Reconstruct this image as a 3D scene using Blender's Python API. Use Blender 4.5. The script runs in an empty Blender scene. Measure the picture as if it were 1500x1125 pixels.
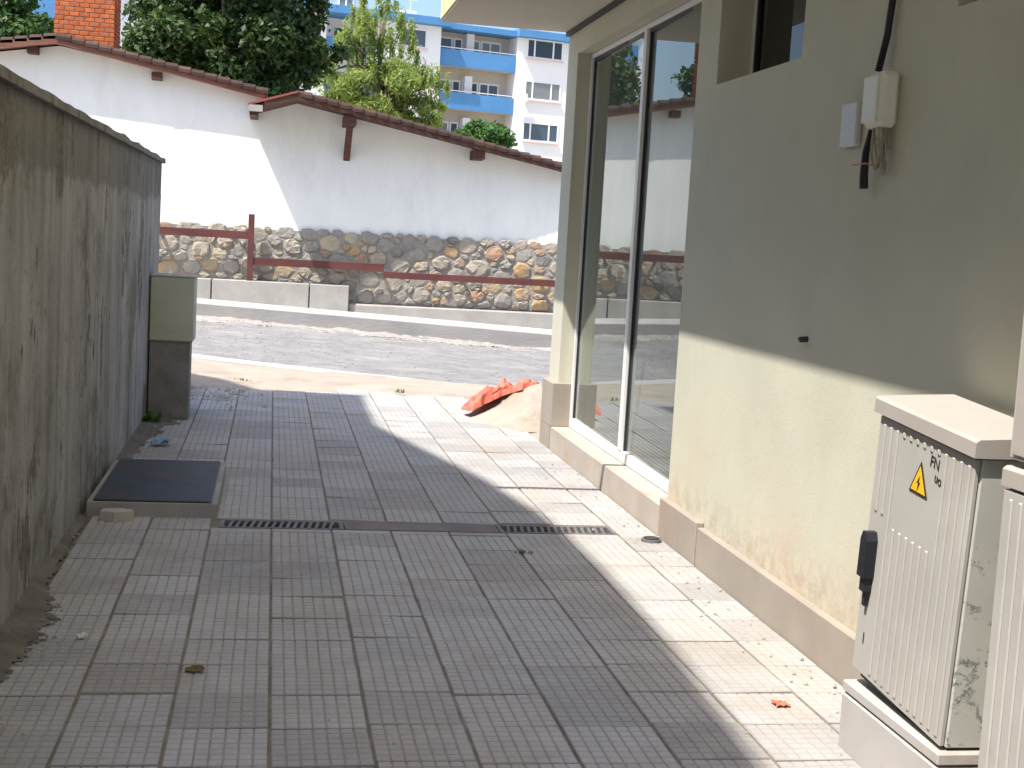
import bpy, math, random
import numpy as np
from mathutils import Vector, Matrix, noise

rnd = random.Random(7)
scene = bpy.context.scene
col = scene.collection

# ------------------------------------------------------------------ camera, sky, sun, exposure
cam_data = bpy.data.cameras.new('camera')
cam = bpy.data.objects.new('camera', cam_data)
col.objects.link(cam)
scene.camera = cam
cam_data.sensor_width = 36.0
cam_data.lens = 48.0
cam_data.clip_start = 0.05
cam_data.clip_end = 1500.0
yv = Vector((402 - 750, -(333 - 562.5), -2000.0)).normalized()      # the passage direction seen by the camera
zv = Vector((1.0, -0.057, 0.0)).cross(yv).normalized()
xv = yv.cross(zv)
cam.matrix_world = Matrix.Translation((0, 0, 1.5)) @ Matrix((xv, yv, zv)).to_4x4()

KX, KY = 0.48, 0.33                                                   # shift of a shadow per metre of drop
world = bpy.data.worlds.new('World')
scene.world = world
world.use_nodes = True
wn = world.node_tree.nodes
wn.clear()
sky = wn.new('ShaderNodeTexSky')
sky.sky_type = 'NISHITA'
sky.sun_disc = False
sky.sun_elevation = math.atan2(1.0, math.hypot(KX, KY))
sky.sun_rotation = math.atan2(-KX, -KY) % (2 * math.pi)
sky.altitude = 0.0
sky.air_density = 1.0
sky.dust_density = 3.0
sky.ozone_density = 4.0
bg = wn.new('ShaderNodeBackground')
bg.inputs['Strength'].default_value = 0.15
wo = wn.new('ShaderNodeOutputWorld')
world.node_tree.links.new(sky.outputs[0], bg.inputs['Color'])
world.node_tree.links.new(bg.outputs[0], wo.inputs['Surface'])

sun_data = bpy.data.lights.new('sun', 'SUN')
sun_data.energy = 4.2
sun_data.angle = math.radians(0.6)
sun_data.color = (1.0, 0.95, 0.88)
sun = bpy.data.objects.new('sun', sun_data)
sun.rotation_euler = Vector((KX, KY, -1.0)).to_track_quat('-Z', 'Y').to_euler()
sun.location = (-6, -4, 14)
col.objects.link(sun)

scene.view_settings.view_transform = 'Standard'
scene.view_settings.look = 'None'
scene.view_settings.gamma = 1.0
scene.view_settings.use_curve_mapping = False
scene.view_settings.exposure = 0.88
scene.cycles.max_bounces = 8
scene.cycles.diffuse_bounces = 5
scene.cycles.transparent_max_bounces = 12


# ------------------------------------------------------------------ materials
def new_mat(name):
    m = bpy.data.materials.new(name)
    m.use_nodes = True
    nt = m.node_tree
    return m, nt, nt.nodes['Principled BSDF']


def coords(nt, world_space=True, scale=(1, 1, 1)):
    if world_space:
        g = nt.nodes.new('ShaderNodeNewGeometry')
        out = g.outputs['Position']
    else:
        g = nt.nodes.new('ShaderNodeTexCoord')
        out = g.outputs['Object']
    mp = nt.nodes.new('ShaderNodeMapping')
    mp.inputs['Scale'].default_value = scale
    nt.links.new(out, mp.inputs['Vector'])
    return mp.outputs['Vector']


def noise_tex(nt, vec, scale, detail=5.0, rough=0.6):
    n = nt.nodes.new('ShaderNodeTexNoise')
    n.inputs['Scale'].default_value = scale
    n.inputs['Detail'].default_value = detail
    n.inputs['Roughness'].default_value = rough
    nt.links.new(vec, n.inputs['Vector'])
    return n.outputs['Fac']


def ramp(nt, fac, stops):
    r = nt.nodes.new('ShaderNodeValToRGB')
    els = r.color_ramp.elements
    while len(els) < len(stops):
        els.new(0.5)
    for e, (p, c) in zip(els, stops):
        e.position = p
        e.color = (c[0], c[1], c[2], 1) if not isinstance(c, (int, float)) else (c, c, c, 1)
    nt.links.new(fac, r.inputs['Fac'])
    return r.outputs['Color']


def mix(nt, fac, a, b, mode='MIX'):
    m = nt.nodes.new('ShaderNodeMix')
    m.data_type = 'RGBA'
    m.blend_type = mode
    for sock, v in ((m.inputs[0], fac), (m.inputs[6], a), (m.inputs[7], b)):
        if isinstance(v, (int, float)):
            sock.default_value = v
        elif isinstance(v, tuple):
            sock.default_value = (v[0], v[1], v[2], 1)
        else:
            nt.links.new(v, sock)
    return m.outputs[2]


def math_node(nt, op, a, b=None):
    m = nt.nodes.new('ShaderNodeMath')
    m.operation = op
    m.use_clamp = False
    for i, v in enumerate((a, b)):
        if v is None:
            continue
        if isinstance(v, (int, float)):
            m.inputs[i].default_value = v
        else:
            nt.links.new(v, m.inputs[i])
    return m.outputs[0]


def bump(nt, bsdf, height, strength=0.3, dist=0.01):
    b = nt.nodes.new('ShaderNodeBump')
    b.inputs['Strength'].default_value = strength
    b.inputs['Distance'].default_value = dist
    nt.links.new(height, b.inputs['Height'])
    nt.links.new(b.outputs[0], bsdf.inputs['Normal'])


def rough_mat(name, c1, c2, scale=4.0, rough=0.85, bstr=0.25, bscale=60.0, bdist=0.004, stain=None,
              stain_scale=1.2, stain_lo=0.52, stain_hi=0.7, metallic=0.0, ws=True, stretch=(1, 1, 1), rand=0.0, spec=0.3):
    m, nt, b = new_mat(name)
    v = coords(nt, ws, stretch)
    f = noise_tex(nt, v, scale)
    c = ramp(nt, f, ((0.32, c1), (0.68, c2)))
    if stain:
        sf = noise_tex(nt, v, stain_scale, 7.0, 0.68)
        sm = ramp(nt, sf, ((stain_lo, 0.0), (stain_hi, 1.0)))
        c = mix(nt, sm, c, stain)
    if rand:
        oi = nt.nodes.new('ShaderNodeObjectInfo')
        k = ramp(nt, oi.outputs['Random'], ((0.0, 1.0 - rand), (1.0, 1.0)))
        c = mix(nt, 1.0, c, k, 'MULTIPLY')
    nt.links.new(c, b.inputs['Base Color'])
    b.inputs['Roughness'].default_value = rough
    b.inputs['Metallic'].default_value = metallic
    b.inputs['Specular IOR Level'].default_value = spec
    if bstr:
        bump(nt, b, noise_tex(nt, v, bscale, 4.0), bstr, bdist)
    return m


M = {}
def tile_mat():
    m, nt, b = new_mat('tile')
    v = coords(nt)
    c = ramp(nt, noise_tex(nt, v, 7.0), ((0.3, (0.362, 0.357, 0.357)), (0.7, (0.44, 0.434, 0.433))))
    oi = nt.nodes.new('ShaderNodeObjectInfo')
    tone = ramp(nt, oi.outputs['Random'], ((0.0, (0.76, 0.755, 0.75)), (0.4, (0.93, 0.93, 0.93)), (0.7, (1.0, 0.985, 0.965)), (1.0, (1.04, 1.04, 1.04))))
    c = mix(nt, 1.0, c, tone, 'MULTIPLY')
    dirt = ramp(nt, noise_tex(nt, v, 1.5, 7, 0.7), ((0.48, 0.0), (0.74, 0.75)))
    c = mix(nt, dirt, c, (0.33, 0.275, 0.22))
    dust = ramp(nt, noise_tex(nt, v, 0.7, 6, 0.65), ((0.45, 0.0), (0.72, 0.55)))
    c = mix(nt, dust, c, (0.45, 0.405, 0.35))
    spots = ramp(nt, noise_tex(nt, v, 14, 4, 0.7), ((0.66, 0.0), (0.72, 0.55)))
    c = mix(nt, spots, c, (0.24, 0.215, 0.185))
    nt.links.new(c, b.inputs['Base Color'])
    b.inputs['Roughness'].default_value = 0.85
    b.inputs['Specular IOR Level'].default_value = 0.3
    bump(nt, b, noise_tex(nt, v, 110, 4), 0.35, 0.003)
    return m


M['tile'] = tile_mat()
M['tile_joint'] = rough_mat('tile_joint', (0.16, 0.135, 0.105), (0.28, 0.24, 0.19), 9, 0.95, 0.4, 90, 0.004)
M['plaster_yellow'] = None
M['soffit'] = rough_mat('soffit', (0.56, 0.53, 0.46), (0.60, 0.57, 0.50), 2, 0.9, 0.08, 80)
M['fascia'] = rough_mat('fascia', (0.70, 0.60, 0.33), (0.74, 0.64, 0.37), 2, 0.9, 0.08, 80)
M['white_plaster'] = rough_mat('white_plaster', (0.80, 0.81, 0.785), (0.86, 0.87, 0.84), 1.3, 0.92, 0.4, 16, 0.012,
                               stain=(0.755, 0.765, 0.74), stain_scale=1.1, stretch=(1.6, 1, 0.6))
M['plinth'] = rough_mat('plinth', (0.31, 0.272, 0.23), (0.365, 0.32, 0.27), 3, 0.85, 0.12, 120, 0.002,
                        stain=(0.36, 0.27, 0.21), stain_scale=2.2)
M['sill'] = rough_mat('sill', (0.40, 0.35, 0.305), (0.46, 0.41, 0.355), 4, 0.7, 0.08, 100, 0.002, stain=(0.41, 0.32, 0.245), stain_scale=3)
M['concrete'] = rough_mat('concrete', (0.29, 0.28, 0.26), (0.38, 0.365, 0.335), 2.5, 0.92, 0.35, 45, 0.008,
                          stain=(0.29, 0.275, 0.25), stain_scale=1.7)
M['kerb'] = rough_mat('kerb', (0.27, 0.26, 0.255), (0.35, 0.335, 0.325), 3, 0.92, 0.5, 30, 0.012, stain=(0.36, 0.32, 0.26), stain_scale=1.0,
                      stretch=(0.4, 1, 1))
M['pale_concrete'] = rough_mat('pale_concrete', (0.42, 0.395, 0.38), (0.49, 0.46, 0.44), 2, 0.92, 0.4, 40, 0.008, stain=(0.37, 0.325, 0.28))
M['asphalt'] = rough_mat('asphalt', (0.18, 0.177, 0.175), (0.27, 0.265, 0.262), 6, 0.95, 0.8, 30, 0.03, stain=(0.34, 0.32, 0.29),
                         stain_scale=1.6, stain_lo=0.48, stain_hi=0.74, stretch=(0.75, 1, 1))
M['sand'] = rough_mat('sand', (0.335, 0.285, 0.232), (0.40, 0.345, 0.285), 2.4, 0.97, 0.7, 38, 0.014, stain=(0.27, 0.22, 0.17), stain_scale=1.6)
M['soil'] = rough_mat('soil', (0.12, 0.107, 0.09), (0.20, 0.18, 0.152), 6, 0.97, 0.7, 60, 0.01, stain=(0.13, 0.125, 0.08), stain_scale=2.5)
M['dry_ground'] = rough_mat('dry_ground', (0.34, 0.30, 0.23), (0.44, 0.40, 0.31), 0.3, 0.97, 0.4, 10, 0.02)
M['wood'] = rough_mat('wood', (0.055, 0.026, 0.02), (0.11, 0.048, 0.034), 6, 0.75, 0.4, 40, 0.006, stretch=(0.3, 1, 3))
M['verge'] = rough_mat('verge', (0.12, 0.052, 0.036), (0.22, 0.098, 0.066), 5, 0.7, 0.35, 40, 0.006, stretch=(0.3, 1, 3))
M['roof_tile'] = rough_mat('roof_tile', (0.05, 0.033, 0.027), (0.11, 0.058, 0.043), 3, 0.85, 0.4, 60, 0.006, rand=0.4)
M['rail'] = rough_mat('rail', (0.085, 0.03, 0.027), (0.125, 0.045, 0.04), 5, 0.6, 0.1, 60, 0.002, stretch=(0.3, 1, 1))
M['brick'] = rough_mat('brick', (0.44, 0.105, 0.03), (0.62, 0.18, 0.06), 8, 0.85, 0.4, 60, 0.004, rand=0.3)
M['mortar'] = rough_mat('mortar', (0.42, 0.38, 0.34), (0.52, 0.48, 0.43), 8, 0.95, 0.4, 60, 0.006)
M['stone_mortar'] = rough_mat('stone_mortar', (0.25, 0.235, 0.21), (0.34, 0.32, 0.285), 6, 0.95, 0.7, 22, 0.03)
stone_cols = [((0.318, 0.277, 0.220), (0.413, 0.365, 0.292)), ((0.378, 0.244, 0.120), (0.464, 0.336, 0.188)), ((0.249, 0.235, 0.212), (0.327, 0.307, 0.272)),
              ((0.396, 0.328, 0.224), (0.473, 0.403, 0.292)), ((0.163, 0.154, 0.136), (0.232, 0.218, 0.192)), ((0.344, 0.210, 0.136), (0.413, 0.281, 0.192))]
for i, (a, b_) in enumerate(stone_cols):
    M['stone%d' % i] = rough_mat('stone_%d' % i, a, b_, 7, 0.9, 0.7, 24, 0.02, stain=(0.30, 0.28, 0.25), stain_scale=4, stain_lo=0.44, stain_hi=0.66)
M['steel_dark'] = rough_mat('steel_dark', (0.042, 0.041, 0.042), (0.07, 0.068, 0.07), 5, 0.55, 0.12, 80, 0.001,
                            stain=(0.12, 0.06, 0.04), stain_scale=2.4, stain_lo=0.56, stain_hi=0.66, metallic=0.3)
M['iron'] = rough_mat('iron', (0.15, 0.145, 0.145), (0.24, 0.23, 0.225), 10, 0.65, 0.2, 90, 0.001, stain=(0.19, 0.12, 0.09), stain_scale=6, metallic=0.3)
M['rust'] = rough_mat('rust', (0.16, 0.135, 0.128), (0.24, 0.195, 0.178), 6, 0.75, 0.2, 90, 0.001, stain=(0.20, 0.185, 0.18), stain_scale=5, metallic=0.2)
M['channel_shade'] = rough_mat('channel_shade', (0.012, 0.012, 0.012), (0.02, 0.02, 0.02), 5, 0.95, 0)
M['cab'] = rough_mat('cab', (0.42, 0.402, 0.37), (0.475, 0.457, 0.42), 3, 0.55, 0.06, 120, 0.001, stain=(0.40, 0.38, 0.34), stain_scale=2.2, spec=0.4)
M['cab_side'] = None
M['cab_lid'] = rough_mat('cab_lid', (0.40, 0.36, 0.325), (0.45, 0.41, 0.37), 3, 0.6, 0.06, 120, 0.001, stain=(0.39, 0.35, 0.31), stain_scale=3)
M['cab_base'] = rough_mat('cab_base', (0.43, 0.405, 0.385), (0.49, 0.465, 0.44), 3, 0.75, 0.1, 90, 0.001, stain=(0.38, 0.325, 0.275), stain_scale=2.5)
M['black_plastic'] = rough_mat('black_plastic', (0.016, 0.016, 0.02), (0.024, 0.024, 0.03), 9, 0.45, 0)
M['sign_yellow'] = rough_mat('sign_yellow', (0.80, 0.48, 0.02), (0.84, 0.53, 0.03), 6, 0.4, 0)
M['sign_black'] = rough_mat('sign_black', (0.03, 0.02, 0.015), (0.05, 0.03, 0.02), 6, 0.5, 0)
M['white_plastic'] = rough_mat('white_plastic', (0.74, 0.74, 0.66), (0.78, 0.78, 0.71), 5, 0.45, 0, spec=0.5)
M['grey_plastic'] = rough_mat('grey_plastic', (0.60, 0.60, 0.63), (0.66, 0.66, 0.69), 5, 0.5, 0, spec=0.5)
M['wire'] = rough_mat('wire', (0.28, 0.26, 0.20), (0.40, 0.37, 0.28), 30, 0.6, 0)
M['copper'] = rough_mat('copper', (0.45, 0.22, 0.12), (0.50, 0.26, 0.15), 30, 0.5, 0)
M['alu'] = rough_mat('alu', (0.72, 0.72, 0.72), (0.78, 0.78, 0.78), 5, 0.35, 0, spec=0.5)
M['gasket'] = rough_mat('gasket', (0.02, 0.022, 0.025), (0.03, 0.032, 0.035), 5, 0.5, 0)
M['bag'] = rough_mat('bag', (0.60, 0.12, 0.08), (0.72, 0.20, 0.135), 12, 0.55, 0.4, 70, 0.004)
M['pillar_green'] = rough_mat('pillar_green', (0.42, 0.43, 0.34), (0.47, 0.48, 0.385), 3, 0.9, 0.1, 90, 0.002, stain=(0.38, 0.38, 0.31))
M['pillar_dark'] = rough_mat('pillar_dark', (0.17, 0.16, 0.15), (0.25, 0.235, 0.22), 6, 0.92, 0.4, 50, 0.006)
M['apt_white'] = rough_mat('apt_white', (0.80, 0.79, 0.80), (0.84, 0.83, 0.83), 0.2, 0.9, 0)
M['apt_beige'] = rough_mat('apt_beige', (0.50, 0.455, 0.39), (0.55, 0.505, 0.44), 0.4, 0.9, 0)
M['apt_blue'] = rough_mat('apt_blue', (0.075, 0.225, 0.46), (0.10, 0.265, 0.51), 0.5, 0.7, 0)
M['apt_pink'] = rough_mat('apt_pink', (0.70, 0.52, 0.50), (0.74, 0.56, 0.54), 1, 0.9, 0)
M['room_floor'] = rough_mat('room_floor', (0.05, 0.05, 0.048), (0.08, 0.08, 0.075), 1, 0.9, 0)
M['room_grey'] = rough_mat('room_grey', (0.17, 0.18, 0.165), (0.22, 0.23, 0.21), 1, 0.9, 0)
M['house_wall'] = rough_mat('house_wall', (0.50, 0.47, 0.42), (0.56, 0.53, 0.47), 1, 0.9, 0.1, 40)
M['bark'] = rough_mat('bark', (0.09, 0.07, 0.05), (0.16, 0.13, 0.10), 8, 0.95, 0.6, 30, 0.02, stretch=(1, 1, 0.3))
M['drift'] = rough_mat('drift', (0.27, 0.25, 0.225), (0.36, 0.335, 0.305), 6, 0.97, 0.6, 40, 0.012)
M['rubble'] = rough_mat('rubble', (0.30, 0.27, 0.23), (0.42, 0.385, 0.34), 8, 0.95, 0)
M['paper'] = rough_mat('paper', (0.72, 0.70, 0.66), (0.78, 0.76, 0.72), 20, 0.8, 0)
M['blue_plastic'] = rough_mat('blue_plastic', (0.16, 0.27, 0.42), (0.24, 0.36, 0.50), 20, 0.5, 0)
M['dry_leaf'] = rough_mat('dry_leaf', (0.10, 0.085, 0.03), (0.16, 0.13, 0.05), 20, 0.8, 0)


def yellow_plaster():
    m, nt, b = new_mat('plaster_yellow')
    v = coords(nt)
    c = ramp(nt, noise_tex(nt, v, 2.0), ((0.3, (0.54, 0.53, 0.425)), (0.7, (0.60, 0.59, 0.475))))
    g = nt.nodes.new('ShaderNodeNewGeometry')
    sx = nt.nodes.new('ShaderNodeSeparateXYZ')
    nt.links.new(g.outputs['Position'], sx.inputs[0])
    low = nt.nodes.new('ShaderNodeMapRange')
    low.inputs['From Min'].default_value = 0.9
    low.inputs['From Max'].default_value = 0.15
    nt.links.new(sx.outputs['Z'], low.inputs['Value'])
    sp = ramp(nt, noise_tex(nt, v, 1.5, 6, 0.6), ((0.44, 0.0), (0.68, 0.6)))
    f = math_node(nt, 'MULTIPLY', low.outputs[0], sp)
    c = mix(nt, f, c, (0.62, 0.43, 0.30))
    streak = ramp(nt, noise_tex(nt, coords(nt, True, (3, 5, 0.35)), 1.6, 6, 0.65), ((0.55, 0.0), (0.75, 0.18)))
    c = mix(nt, streak, c, (0.44, 0.42, 0.32))
    blot = ramp(nt, noise_tex(nt, v, 0.9, 6, 0.6), ((0.45, 0.0), (0.7, 0.3)))
    c = mix(nt, blot, c, (0.60, 0.58, 0.50))
    foot = nt.nodes.new('ShaderNodeMapRange')
    foot.inputs['From Min'].default_value = 0.42
    foot.inputs['From Max'].default_value = 0.18
    nt.links.new(sx.outputs['Z'], foot.inputs['Value'])
    splash = math_node(nt, 'MULTIPLY', foot.outputs[0], ramp(nt, noise_tex(nt, v, 11, 6, 0.7), ((0.42, 0.0), (0.62, 0.75))))
    c = mix(nt, splash, c, (0.42, 0.33, 0.24))
    nt.links.new(c, b.inputs['Base Color'])
    b.inputs['Roughness'].default_value = 0.93
    b.inputs['Specular IOR Level'].default_value = 0.2
    h = mix(nt, 0.5, noise_tex(nt, v, 130, 3), noise_tex(nt, v, 28, 4))
    bump(nt, b, h, 0.35, 0.006)
    return m


M['plaster_yellow'] = yellow_plaster()


def board_concrete():
    """Board-marked retaining wall: streaks run down it and moss gathers in patches of their own."""
    m, nt, b = new_mat('board_concrete')
    v = coords(nt)
    vs = coords(nt, True, (1, 4.2, 0.2))
    c = ramp(nt, mix(nt, 0.52, noise_tex(nt, vs, 1.4, 4, 0.55), noise_tex(nt, v, 2.2, 6, 0.65)), ((0.36, (0.205, 0.2, 0.197)), (0.48, (0.315, 0.308, 0.304)), (0.62, (0.41, 0.402, 0.397))))
    moss = ramp(nt, noise_tex(nt, v, 1.7, 7, 0.7), ((0.54, 0.0), (0.68, 0.8)))
    c = mix(nt, moss, c, (0.13, 0.125, 0.085))
    blot = ramp(nt, noise_tex(nt, coords(nt, True, (1, 3.0, 1.4)), 2.3, 8, 0.75), ((0.60, 0.0), (0.66, 0.9)))
    c = mix(nt, blot, c, (0.085, 0.078, 0.065))
    g = nt.nodes.new('ShaderNodeNewGeometry')
    sx = nt.nodes.new('ShaderNodeSeparateXYZ')
    nt.links.new(g.outputs['Position'], sx.inputs[0])
    hz = math_node(nt, 'ADD', sx.outputs['Z'], math_node(nt, 'MULTIPLY', noise_tex(nt, coords(nt, True, (1, 2, 1)), 2.0, 6, 0.7), 0.22))
    band = ramp(nt, math_node(nt, 'SUBTRACT', hz, 1.1), ((0.66, 0.0), (0.70, 0.55)))
    c = mix(nt, band, c, (0.11, 0.103, 0.085))
    peel = ramp(nt, noise_tex(nt, coords(nt, True, (1, 1.6, 0.8)), 1.1, 9, 0.72), ((0.565, 0.0), (0.585, 0.9)))
    peelc = ramp(nt, noise_tex(nt, v, 30, 5, 0.7), ((0.35, (0.08, 0.075, 0.06)), (0.65, (0.22, 0.205, 0.18))))
    c = mix(nt, peel, c, peelc)
    grain = ramp(nt, noise_tex(nt, v, 55, 5, 0.7), ((0.35, 0.78), (0.65, 1.0)))
    c = mix(nt, 1.0, c, grain, 'MULTIPLY')
    nt.links.new(c, b.inputs['Base Color'])
    b.inputs['Roughness'].default_value = 0.95
    b.inputs['Specular IOR Level'].default_value = 0.2
    bump(nt, b, mix(nt, 0.6, noise_tex(nt, vs, 3, 3, 0.5), noise_tex(nt, v, 45, 5, 0.7)), 0.5, 0.006)
    return m


M['board_concrete'] = board_concrete()


def scuffed_side():
    m, nt, b = new_mat('scuffed_side')
    v = coords(nt, False)
    c = ramp(nt, noise_tex(nt, v, 4), ((0.3, (0.46, 0.455, 0.41)), (0.7, (0.53, 0.525, 0.475))))
    w = noise_tex(nt, v, 9, 8, 0.75)
    line = ramp(nt, math_node(nt, 'ABSOLUTE', math_node(nt, 'SUBTRACT', w, 0.5)), ((0.0, 1.0), (0.035, 0.0)))
    where = ramp(nt, noise_tex(nt, v, 7.5, 2), ((0.50, 0.0), (0.57, 1.0)))
    f = mix(nt, 1.0, line, where, 'MULTIPLY')
    c = mix(nt, f, c, (0.10, 0.10, 0.095))
    nt.links.new(c, b.inputs['Base Color'])
    b.inputs['Roughness'].default_value = 0.6
    return m


M['cab_side'] = scuffed_side()


def glass_mat(name, tint, refl_boost=1.0, gcol=(1, 1, 1), hazy=0.0):
    m, nt, b = new_mat(name)
    nt.nodes.remove(b)
    out = nt.nodes['Material Output']
    tr = nt.nodes.new('ShaderNodeBsdfTransparent')
    tr.inputs[0].default_value = (*tint, 1)
    gl = nt.nodes.new('ShaderNodeBsdfGlossy')
    gl.inputs['Roughness'].default_value = 0.004
    gl.inputs['Color'].default_value = (*gcol, 1)
    fr = nt.nodes.new('ShaderNodeFresnel')
    fr.inputs['IOR'].default_value = 1.52
    f = math_node(nt, 'MINIMUM', math_node(nt, 'MULTIPLY', fr.outputs[0], refl_boost), 0.95)
    mx = nt.nodes.new('ShaderNodeMixShader')
    nt.links.new(f, mx.inputs[0])
    nt.links.new(tr.outputs[0], mx.inputs[1])
    nt.links.new(gl.outputs[0], mx.inputs[2])
    last = mx
    if hazy:  # painted haze: a grey-green veil mixed into the glass colour
        df = nt.nodes.new('ShaderNodeBsdfDiffuse')
        df.inputs['Color'].default_value = (0.42, 0.46, 0.42, 1)
        last = nt.nodes.new('ShaderNodeMixShader')
        nt.links.new(ramp(nt, noise_tex(nt, coords(nt, True, (1, 2, 0.6)), 1.5, 6, 0.6), ((0.3, hazy * 0.5), (0.7, hazy))), last.inputs[0])
        nt.links.new(mx.outputs[0], last.inputs[1])
        nt.links.new(df.outputs[0], last.inputs[2])
    nt.links.new(last.outputs[0], out.inputs['Surface'])
    return m


M['shop_glass'] = glass_mat('shop_glass', (0.62, 0.70, 0.65), 1.5, (0.95, 1.0, 0.98), 0.17)


def solid_glass(name, c):
    m, nt, b = new_mat(name)
    b.inputs['Base Color'].default_value = (*c, 1)
    b.inputs['Roughness'].default_value = 0.06
    b.inputs['Specular IOR Level'].default_value = 0.6
    return m


M['far_glass'] = solid_glass('far_glass', (0.022, 0.032, 0.05))
M['curtain_glass'] = solid_glass('curtain_glass', (0.20, 0.21, 0.22))
M['blind_glass'] = solid_glass('blind_glass', (0.07, 0.095, 0.13))
M['dark_glass'] = glass_mat('dark_glass', (0.42, 0.44, 0.44), 0.9)


def leaf_mat(name, c, tl=0.35):
    m, nt, b = new_mat(name)
    b.inputs['Base Color'].default_value = (*c, 1)
    b.inputs['Roughness'].default_value = 0.55
    b.inputs['Specular IOR Level'].default_value = 0.35
    t = nt.nodes.new('ShaderNodeBsdfTranslucent')
    t.inputs['Color'].default_value = (c[0] * 1.5, c[1] * 1.6, c[2] * 0.7, 1)
    mx = nt.nodes.new('ShaderNodeMixShader')
    mx.inputs[0].default_value = tl
    nt.links.new(b.outputs[0], mx.inputs[1])
    nt.links.new(t.outputs[0], mx.inputs[2])
    nt.links.new(mx.outputs[0], nt.nodes['Material Output'].inputs['Surface'])
    return m


# ------------------------------------------------------------------ mesh helpers
def wl(o):
    p = Vector((0, 0, 0))
    while o:
        p += o.location
        o = o.parent
    return p


def tag(o, label=None, cat=None, group=None, kind=None):
    for k, v in (('label', label), ('category', cat), ('group', group), ('kind', kind)):
        if v:
            o[k] = v
    return o


def empty(name, loc=(0, 0, 0), label=None, cat=None, group=None):
    o = bpy.data.objects.new(name, None)
    o.empty_display_size = 0.1
    o.location = loc
    col.objects.link(o)
    return tag(o, label, cat, group)


class MB:
    def __init__(self):
        self.v, self.f, self.mi = [], [], []

    def add(self, verts, faces, mi=0):
        n = len(self.v)
        self.v += [tuple(p) for p in verts]
        self.f += [tuple(i + n for i in f) for f in faces]
        self.mi += [mi] * len(faces)
        return self

    def box(self, x0, x1, y0, y1, z0, z1, mi=0, bev=0.0):
        if bev <= 0:
            return self.add([(x0, y0, z0), (x1, y0, z0), (x1, y1, z0), (x0, y1, z0), (x0, y0, z1), (x1, y0, z1), (x1, y1, z1), (x0, y1, z1)],
                            [(0, 3, 2, 1), (4, 5, 6, 7), (0, 1, 5, 4), (1, 2, 6, 5), (2, 3, 7, 6), (3, 0, 4, 7)], mi)
        b = bev
        lo = [(x0, y0), (x1, y0), (x1, y1), (x0, y1)]
        ins = [(x0 + b, y0), (x1 - b, y0), (x1, y0 + b), (x1, y1 - b), (x1 - b, y1), (x0 + b, y1), (x0, y1 - b), (x0, y0 + b)]
        cap = [(x0 + b, y0 + b), (x1 - b, y0 + b), (x1 - b, y0 + b), (x1 - b, y1 - b), (x1 - b, y1 - b), (x0 + b, y1 - b), (x0 + b, y1 - b), (x0 + b, y0 + b)]
        V = [(x, y, z0) for x, y in cap] + [(x, y, z0 + b) for x, y in ins] + [(x, y, z1 - b) for x, y in ins] + [(x, y, z1) for x, y in cap]
        F = [tuple(range(7, -1, -1)), tuple(range(24, 32))]
        for r in range(3):
            for i in range(8):
                j = (i + 1) % 8
                F.append((r * 8 + i, r * 8 + j, r * 8 + 8 + j, r * 8 + 8 + i))
        return self.add(V, F, mi)

    def prism(self, pts, axis, a, b, mi=0):
        """A polygon pts in the plane across axis, carried from a to b."""
        n = len(pts)
        def P(p, t):
            return {'x': (t, p[0], p[1]), 'y': (p[0], t, p[1]), 'z': (p[0], p[1], t)}[axis]
        V = [P(p, a) for p in pts] + [P(p, b) for p in pts]
        F = [tuple(range(n)), tuple(range(2 * n - 1, n - 1, -1))]
        F += [(i, i + n, (i + 1) % n + n, (i + 1) % n) for i in range(n)]
        return self.add(V, F, mi)

    def tube(self, pts, rad, seg=8, mi=0):
        pts = [Vector(p) for p in pts]
        rs = rad if isinstance(rad, (list, tuple)) else [rad] * len(pts)
        V, F = [], []
        side = None
        for i, p in enumerate(pts):
            d = (pts[min(i + 1, len(pts) - 1)] - pts[max(i - 1, 0)]).normalized()
            if side is None:
                side = d.cross(Vector((0.31, 0.52, 0.8))).normalized()
            side = (side - d * side.dot(d)).normalized()
            up = d.cross(side)
            for k in range(seg):
                a = 2 * math.pi * k / seg
                V.append(p + (side * math.cos(a) + up * math.sin(a)) * rs[i])
        for i in range(len(pts) - 1):
            for k in range(seg):
                j = (k + 1) % seg
                F.append((i * seg + k, i * seg + j, (i + 1) * seg + j, (i + 1) * seg + k))
        F.append(tuple(range(seg - 1, -1, -1)))
        F.append(tuple(range((len(pts) - 1) * seg, len(pts) * seg)))
        return self.add(V, F, mi)

    def cyl(self, cx, cy, z0, z1, r, seg=20, mi=0):
        return self.tube([(cx, cy, z0), (cx, cy, z1)], r, seg, mi)

    def build(self, name, mats, parent=None, smooth=False, own_origin=False, fix=True):
        off = wl(parent)
        if own_origin:
            a = np.array(self.v)
            c = (a.min(0) + a.max(0)) / 2
            off = Vector((c[0], c[1], a[:, 2].min()))
        me = bpy.data.meshes.new(name)
        me.from_pydata([(p[0] - off.x, p[1] - off.y, p[2] - off.z) for p in self.v], [], self.f)
        if not isinstance(mats, (list, tuple)):
            mats = [mats]
        for m in mats:
            me.materials.append(m)
        if len(mats) > 1:
            me.polygons.foreach_set('material_index', self.mi)
        if smooth:
            me.polygons.foreach_set('use_smooth', [True] * len(self.f))
        if fix:
            import bmesh
            bm = bmesh.new()
            bm.from_mesh(me)
            bmesh.ops.recalc_face_normals(bm, faces=bm.faces)
            bm.to_mesh(me)
            bm.free()
        me.update()
        o = bpy.data.objects.new(name, me)
        col.objects.link(o)
        if parent:
            o.parent = parent
            if own_origin:
                o.location = off - wl(parent)
        elif own_origin:
            o.location = off
        return o


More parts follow.
